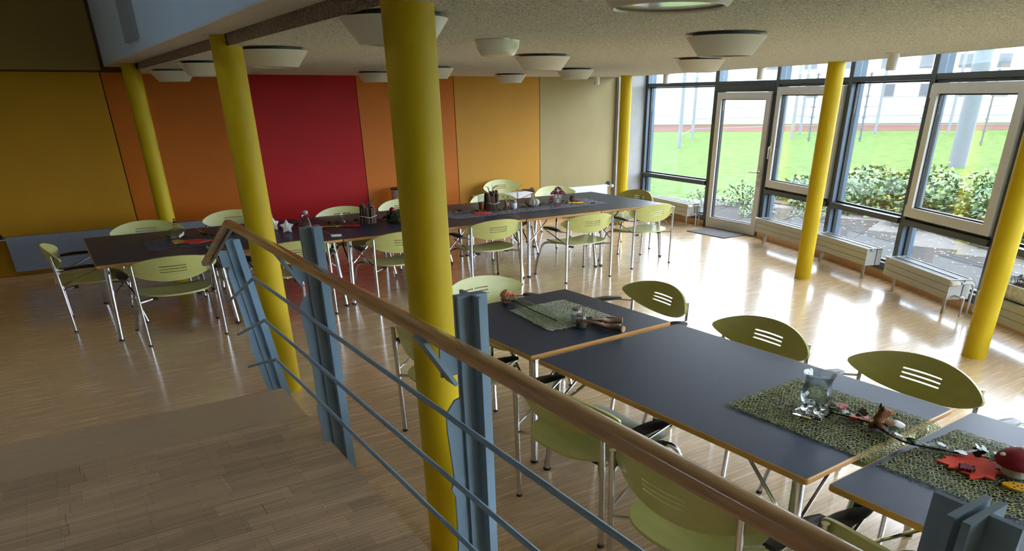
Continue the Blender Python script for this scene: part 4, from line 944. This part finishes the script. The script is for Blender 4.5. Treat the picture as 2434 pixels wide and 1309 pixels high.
# pine cone
t = empty('pine_cone', (6.30, 8.74, TZ + .020)); tag(t, 'brown pine cone on the yellow felt leaf', 'pine cone'); PCM = mat('pine scale', (.09, .05, .03), .8, var=.3)
MB().lathe([(.012, 0), (.035, .02), (.03, .05), (.01, .075)], 12).build('core', PCM, t, True)
for k in range(48):
    a = k * 2.4; f = k / 48; r_ = .042 * math.sin(math.pi * (.2 + .75 * f)); o = MB().prism([(-.009, 0), (.009, 0), (.011, .016), (0, .022), (-.011, .016)], -.002, .002).build('scale', PCM, t); o.location = (r_ * .5 * math.cos(a), r_ * .5 * math.sin(a), .008 + .065 * f); o.rotation_euler = (R(25 + 35 * f), 0, a - math.pi / 2)
# planter on the last convector, small dry plant behind the column
t = empty('planter', (7.36, 2.98, .3825), R(-117)); tag(t, 'white marbled planter with seedlings on the right hand convector', 'planter')
MARB = mat('marbled white plastic', (.62, .61, .58), .5, var=.22, scale=22)
b_ = MB(); V = [(-.17, -.075, 0), (.17, -.075, 0), (.17, .075, 0), (-.17, .075, 0), (-.20, -.095, .14), (.20, -.095, .14), (.20, .095, .14), (-.20, .095, .14), (-.185, -.08, .14), (.185, -.08, .14), (.185, .08, .14), (-.185, .08, .14), (-.18, -.078, .12), (.18, -.078, .12), (.18, .078, .12), (-.18, .078, .12)]
F = [(3, 2, 1, 0)] + [(i, (i + 1) % 4, 4 + (i + 1) % 4, 4 + i) for i in range(4)] + [(4 + i, 4 + (i + 1) % 4, 8 + (i + 1) % 4, 8 + i) for i in range(4)] + [(8 + i, 8 + (i + 1) % 4, 12 + (i + 1) % 4, 12 + i) for i in range(4)]
make('trough', V, F, MARB, t); MB().box(-.179, .179, -.077, .077, .10, .121).build('soil', mat('potting soil', (.05, .03, .02), .95, var=.5, scale=60, bump=.8), t)
rnd = random.Random(12)
for k in range(14):
    x_, y_ = rnd.uniform(-.16, .16), rnd.uniform(-.06, .06); s_ = MB().tube([(x_, y_, .115), (x_ + rnd.uniform(-.03, .03), y_, .17), (x_ + rnd.uniform(-.07, .07), y_ + rnd.uniform(-.03, .03), .20)], .003, 5).build('stem', mat('reddish stem', (.16, .05, .04), .6), t, True)
    o = MB().prism([(a * .05, c * .05) for a, c in leaf_poly('ivy')], -.0008, .0008).build('leaf', mat('seedling leaf', (.12, .20, .08), .5), s_); o.location = (x_ + rnd.uniform(-.04, .04), y_, .18); o.rotation_euler = (rnd.uniform(.2, .9), 0, rnd.uniform(0, 6.28))
t = empty('dry_plant', (8.42, 3.82, -.03)); tag(t, 'spindly dry plant outside the glass left of the right hand column', 'plant')
for k in range(8):
    a = k * .8; MB().tube(fillet([(0, 0, .0), (.05 * math.cos(a), .05 * math.sin(a), .2), (.14 * math.cos(a), .14 * math.sin(a), .27 + .02 * (k % 3))], .08, 3), .004, 5).build('stem', VINE, t, True)
# ------------------------------------------------------------------ outside
GRASS = mat('lawn', (0.064, 0.104, 0.028), 0.9, spec=0.05, var=0.28, scale=2.5, bump=0.6, bscale=40)
struct(MB().add([(-60, -80, -0.055), (160, -80, -0.055), (160, 120, -0.055), (-60, 120, -0.055)], [(0, 1, 2, 3)]).build('ground_lawn', GRASS), 'bright lawn beyond the windows')
struct(MB().add([(38.5, 36, -.045), (60, 20, -.045), (70, 26, -.045), (47, 44, -.045), (20, 70, -.045), (12, 60, -.045)], [(0, 1, 2, 3), (0, 3, 4, 5)]).build('ground_track', mat('red running track', (.10, .05, .042), .9, spec=.05, var=.06)), 'red running track before the far building')
# paving
PAVE = [mat('washed concrete slab a', (.036, .034, .033), .85, spec=0.1, var=.12, scale=12, bump=.3), mat('washed concrete slab b', (.042, .039, .038), .85, spec=0.1, var=.12, scale=12, bump=.3)]
pv = struct(MB().prism([(9.6, 12.2), (13.4, 12.6), (13.4, 8.1), (11.9, 5.55), (10.4, 2.2), (7.2, -1.2), (5.6, -.4), (7.3, 2.2), (8.8, 5.0), (9.4, 6.5), (9.95, 8.2)], -.054, -.042).build('ground_patio', mat('patio bedding', (.10, .095, .09), .95)), 'paved patio outside the window front')
ang = R(-67); ex, ey = Vector((math.cos(ang), math.sin(ang), 0)), Vector((-math.sin(ang), math.cos(ang), 0)); rnd = random.Random(21)
OUT = [(9.98, 12.0), (13.3, 12.4), (13.3, 8.2), (11.8, 5.6), (10.3, 2.3), (7.2, -.9), (6.2, -.2), (7.55, 2.15), (8.95, 4.95), (9.52, 6.45), (10.02, 8.2)]
def inside(p, poly):
    c = False; n_ = len(poly)
    for i in range(n_):
        (x0, y0), (x1, y1) = poly[i], poly[(i + 1) % n_]
        if (y0 > p.y) != (y1 > p.y) and p.x < (x1 - x0) * (p.y - y0) / (y1 - y0) + x0: c = not c
    return c
for i in range(-8, 16):
    for j in range(-6, 10):
        c = Vector((9.6, 6.2, 0)) + ex * (i * .78) + ey * (j * .78 + .39 * (i % 2))
        if all(inside(c + ex * a + ey * b_, OUT) for a in (-.34, .34) for b_ in (-.34, .34)):
            MB().obox(c, ex, ey, -.384, .384, -.384, .384, -.0418, -.03 + rnd.uniform(-.003, .002)).build('paving_slab', rnd.choice(PAVE), pv)
V = []; F = []
for k in range(420):
    while True:
        c = Vector((rnd.uniform(7, 13.3), rnd.uniform(-.5, 9.5), -.0255))
        if inside(c, OUT): break
    a = rnd.uniform(0, 6.28); s_ = rnd.uniform(.012, .03); n0 = len(V)
    V += [(c.x + s_ * math.cos(a + q), c.y + s_ * .6 * math.sin(a + q), c.z + rnd.uniform(0, .006)) for q in (0, 1.57, 3.14, 4.71)]; F.append((n0, n0 + 1, n0 + 2, n0 + 3))
o = make('fallen_petals', V, F, mat('white petal', (.75, .73, .70), .7)); o['kind'] = 'stuff'; o['label'] = 'white petals strewn over the paving'; o['category'] = 'petals'
struct(MB().prism([(13.42, 12.0), (13.42, 8.1), (11.95, 5.5), (10.5, 2.2), (12.6, 1.6), (14.6, 4.8), (16.6, 7.2), (17.2, 10.6)], -.05, -.02).build('ground_bed', mat('garden soil', (.07, .05, .035), .95, var=.4, scale=6, bump=.7)), 'planted bed along the patio')
LEAFM = [mat('bush leaf %s' % q, c, .45, var=.25, scale=6) for q, c in (('dark', (.04, .095, .022)), ('mid', (.075, .155, .035)), ('light', (.115, .205, .05)))]
YFL = mat('yellow blossom', (.70, .45, .03), .6)
def bush(x, y, r, h, n, lab, fl=10, seed=0, lm=(0, 1, 1, 2), size=.09, group='leafy bushes in the bed'):
    rnd = random.Random(seed); t = empty('leafy_bush', (x, y, -.03)); tag(t, lab, 'bush', group)
    for q in sorted(set(lm)):
        b_ = MB()
        for k in range(n * lm.count(q) // len(lm)):
            a = rnd.uniform(0, 6.28); ph = math.acos(rnd.uniform(0, 1)); f = rnd.uniform(.55, 1.08)
            c = Vector((r * f * math.sin(ph) * math.cos(a), r * f * math.sin(ph) * math.sin(a), max(.03, h * f * math.cos(ph)))); s_ = size * rnd.uniform(.6, 1.3)
            d1 = Vector((rnd.uniform(-1, 1), rnd.uniform(-1, 1), rnd.uniform(-.5, .7))).normalized(); d2 = d1.cross(Vector((rnd.uniform(-1, 1), rnd.uniform(-1, 1), 1.2))).normalized()
            mid = c + d1 * s_ * .5; bend = d1.cross(d2) * s_ * .12
            b_.add([c, mid + d2 * s_ * .34 + bend, c + d1 * s_, mid - d2 * s_ * .34 + bend, mid], [(0, 1, 4), (1, 2, 4), (2, 3, 4), (3, 0, 4)])
        o = b_.build('foliage', LEAFM[q], t, True, 180); o['kind'] = 'stuff'
    b_ = MB()
    for k in range(9):
        a = rnd.uniform(0, 6.28); b_.tube([(0.05 * math.cos(a), .05 * math.sin(a), 0), (r * .4 * math.cos(a), r * .4 * math.sin(a), h * .5), (r * .75 * math.cos(a), r * .75 * math.sin(a), h * .85)], .008, 5)
    b_.build('stem', mat('green stem', (.06, .09, .03), .7), t, True)
    for k in range(fl):
        a = rnd.uniform(0, 6.28); ph = math.acos(rnd.uniform(.3, 1)); c = (r * 1.05 * math.sin(ph) * math.cos(a), r * 1.05 * math.sin(ph) * math.sin(a), h * (1.0 + .25 * rnd.random()) * math.cos(ph) + .02)
        MB().ball(c, rnd.uniform(.02, .034), 6, 4, (1, 1, .5)).build('blossom', YFL, t)
BP = [(13.9, 9.9, .75, .50), (14.0, 8.9, .8, .58), (14.9, 9.6, .9, .62), (14.3, 7.9, .85, .66), (13.4, 7.2, .75, .62), (15.4, 8.6, .9, .66), (13.5, 6.2, .85, .70), (14.5, 7.0, .9, .72), (12.7, 5.3, .8, .66), (13.8, 5.2, .9, .72), (15.9, 10.2, .8, .55), (14.5, 10.9, .7, .42), (12.1, 4.2, .8, .66), (13.2, 4.1, .9, .7)]
BL = ['flowering bush at the left end of the bed right of the garden door', 'flowering bush behind the iris blades', 'flowering bush farther back behind the left bed end', 'dense leafy bush seen through the middle fixed pane', 'dense leafy bush at the patio edge in the middle fixed pane', 'leafy bush at the back of the middle fixed pane',
      'leafy bush at the patio edge in the right hand sash', 'leafy bush in the middle of the right hand sash', 'leafy bush low in the right hand sash beside the column', 'leafy bush behind the right hand column in the sash', 'sparse flowering bush farthest back in the bed', 'low bush at the back between door and sash', 'leafy bush right of the right hand column', 'leafy bush at the far right behind the right hand column']
for k, (x, y, r_, h_) in enumerate(BP): bush(x, y, r_, h_ * 1.15, 1500, BL[k], 16 if k not in (3, 6) else 8, 40 + k, size=.115)
bush(12.55, 11.0, .45, .38, 260, 'low green bush seen through the garden door', 2, 71, (1, 2, 2), .07); bush(11.75, 9.95, .40, .22, 240, 'low grassy clump outside the garden door', 0, 72, (2, 2, 1), .06)
bush(11.9, 11.6, .45, .36, 260, 'grey green bush outside the far corner window', 0, 73, (0, 1), .06); bush(13.2, 11.6, .5, .4, 260, 'leafy bush farther behind the garden door', 3, 74, (0, 1, 2), .08)
bush(12.35, 9.15, .42, .25, 240, 'low heathery clump at the bed corner under the left sash', 0, 75, (0, 1), .05)
t = empty('iris_clump', (13.55, 8.75, -.03)); tag(t, 'clump of upright blue green iris blades in the bed', 'plant'); rnd = random.Random(5)
for k in range(16):
    a = rnd.uniform(0, 6.28); l_ = rnd.uniform(.12, .34); h_ = rnd.uniform(.35, .62); o = Vector((.08 * math.cos(a), .08 * math.sin(a), 0)); tp = o + Vector((l_ * math.cos(a), l_ * math.sin(a), h_)); sd = Vector((-math.sin(a), math.cos(a), 0)) * .022; md_ = (o + tp) / 2 + Vector((-.03 * math.cos(a), -.03 * math.sin(a), .04))
    MB().add([o - sd, o + sd, md_ + sd, md_ - sd, tp, md_ + Vector((.006 * math.cos(a), .006 * math.sin(a), 0))], [(0, 1, 2, 5), (0, 5, 3), (3, 5, 4), (5, 2, 4)]).build('blade', mat('iris blade', (.10, .20, .12), .5), t)
t = empty('dry_branch', (13.15, 9.3, -.02)); tag(t, 'bleached dry branch at the bed edge beside the iris', 'branch'); DB = mat('bleached wood', (.42, .33, .25), .9)
MB().tube([(0, 0, .05), (.1, .12, .16), (.15, .3, .32)], [.025, .02, .012], 7).build('branch', DB, t, True); MB().tube([(.1, .12, .16), (.3, .1, .3)], [.016, .01], 6).build('twig', DB, t, True); MB().tube([(0, 0, .05), (-.2, -.15, .02)], [.022, .012], 6).build('twig', DB, t, True)
# mast, fence, net posts
STEEL = mat('galvanised steel', (.085, .105, .12), .6, .0, var=.05); PALE = mat('pale post', (.125, .14, .155), .7)
o = MB().lathe([(.27, -.06), (.25, 9.0)], 24).build('light_mast', STEEL, None, True, loc=(25.2, 13.3, 0)); tag(o, 'thick pale steel mast on the lawn behind the right hand sash', 'mast')
FP = [(33.5, 25.6), (35.2, 23.8), (35.7, 21.0), (36.3, 18.3), (36.9, 15.6), (37.5, 12.9)]
for k, (x, y) in enumerate(FP):
    t = empty('wire_fence_post', (x, y, -.05)); tag(t, ['thin dark fence post left of the middle column on the lawn', 'thin dark fence post at the left of the middle fixed pane', 'thin dark fence post at the right of the middle fixed pane', 'thin dark fence post right of the pale mast', 'thin dark fence post hidden near the right column', 'thin dark fence post at the far right'][k], 'fence post', 'thin fence posts on the lawn')
    MB().tube([(0, 0, 0), (0, 0, 3.1)], .045, 7).build('rod', mat('dark steel rod', (.045, .06, .075), .6), t, True)
    for q in range(7): MB().box(-.14, .14, -.03, .03, .12 + .48 * q, .17 + .48 * q).build('wire_clip', MATS['dark steel rod'], t)
NP = [(24.9, 26.1), (34.5, 27.5), (42.2, 27.6), (45.5, 25.0), (49.0, 22.4), (52.0, 19.8), (55, 17.0), (30.5, 31.0), (38.6, 30.2)]
NP.sort(key=lambda q: -math.atan2(q[1], q[0])); ORD = ['leftmost', 'second', 'third', 'fourth', 'fifth', 'sixth', 'seventh', 'eighth', 'ninth']
for k, (x, y) in enumerate(NP):
    o = MB().tube([(0, 0, 0), (0, 0, 4.6)], .085, 10).build('net_post', PALE, None, True, loc=(x, y, -.055)); tag(o, ORD[k] + (' of the tall pale net posts on the sports field' if k == 0 else ' tall pale net post from the left on the sports field'), 'post', 'tall net posts')
t = empty('sports_net_fence', (38.6, 30.2, -.05)); tag(t, 'pale bar fence between the net posts before the running track', 'fence')
for (x0, y0), (x1, y1) in zip([(24.9, 26.1), (30.5, 31.0), (38.6, 30.2), (42.2, 27.6), (45.5, 25.0), (49.0, 22.4), (52.0, 19.8)], [(30.5, 31.0), (38.6, 30.2), (42.2, 27.6), (45.5, 25.0), (49.0, 22.4), (52.0, 19.8), (55, 17.0)]):
    for zz in (.5, 1.0, 1.5, 2.0): MB().tube([(x0 - 38.6, y0 - 30.2, zz), (x1 - 38.6, y1 - 30.2, zz)], .02, 5).build('fence_bar', PALE, t, True)
# far building
B0, B1 = Vector((40, 51.3, 0)), Vector((92, 13.5, 0)); d = (B1 - B0).normalized(); n = Vector((-d.y, d.x, 0)); LB_ = (B1 - B0).length
bl = empty('far_building', B0); tag(bl, 'long white rendered building beyond the sports field', 'building'); O0 = Vector((0, 0, 0))
MB().obox(O0, d, n, 0, LB_, 0, 10, -.1, 9).build('wall', mat('white render', (.50, .50, .49), .9, var=.02), bl)
MB().obox(O0, d, n, -.02, LB_, -.06, -.002, -.1, .75).build('plinth', mat('grey plinth', (.24, .26, .265), .9), bl)
WFR = mat('grey window frame', (.085, .095, .105), .6); WGL = mat('far window glass', (.055, .065, .075), .4)
off = ((Vector((50, 44, 0)) - B0).dot(d))
for r_, (za, zb_) in enumerate(((1.85, 2.80), (3.88, 4.86), (6.2, 7.2))):
    for k in range(-3, 12):
        s_ = off + 10.5 + 3.0 * k - (0.4 if r_ else 0)
        f_ = MB().obox(O0, d, n, s_ - .5, s_ + .5, -.05, -.002, za, zb_).build('window', WFR, bl)
        for q in (0, 1): MB().obox(O0, d, n, s_ - .45 + .46 * q, s_ - .01 + .46 * q, -.058, -.051, za + .06, zb_ - .06).build('pane', WGL, f_)
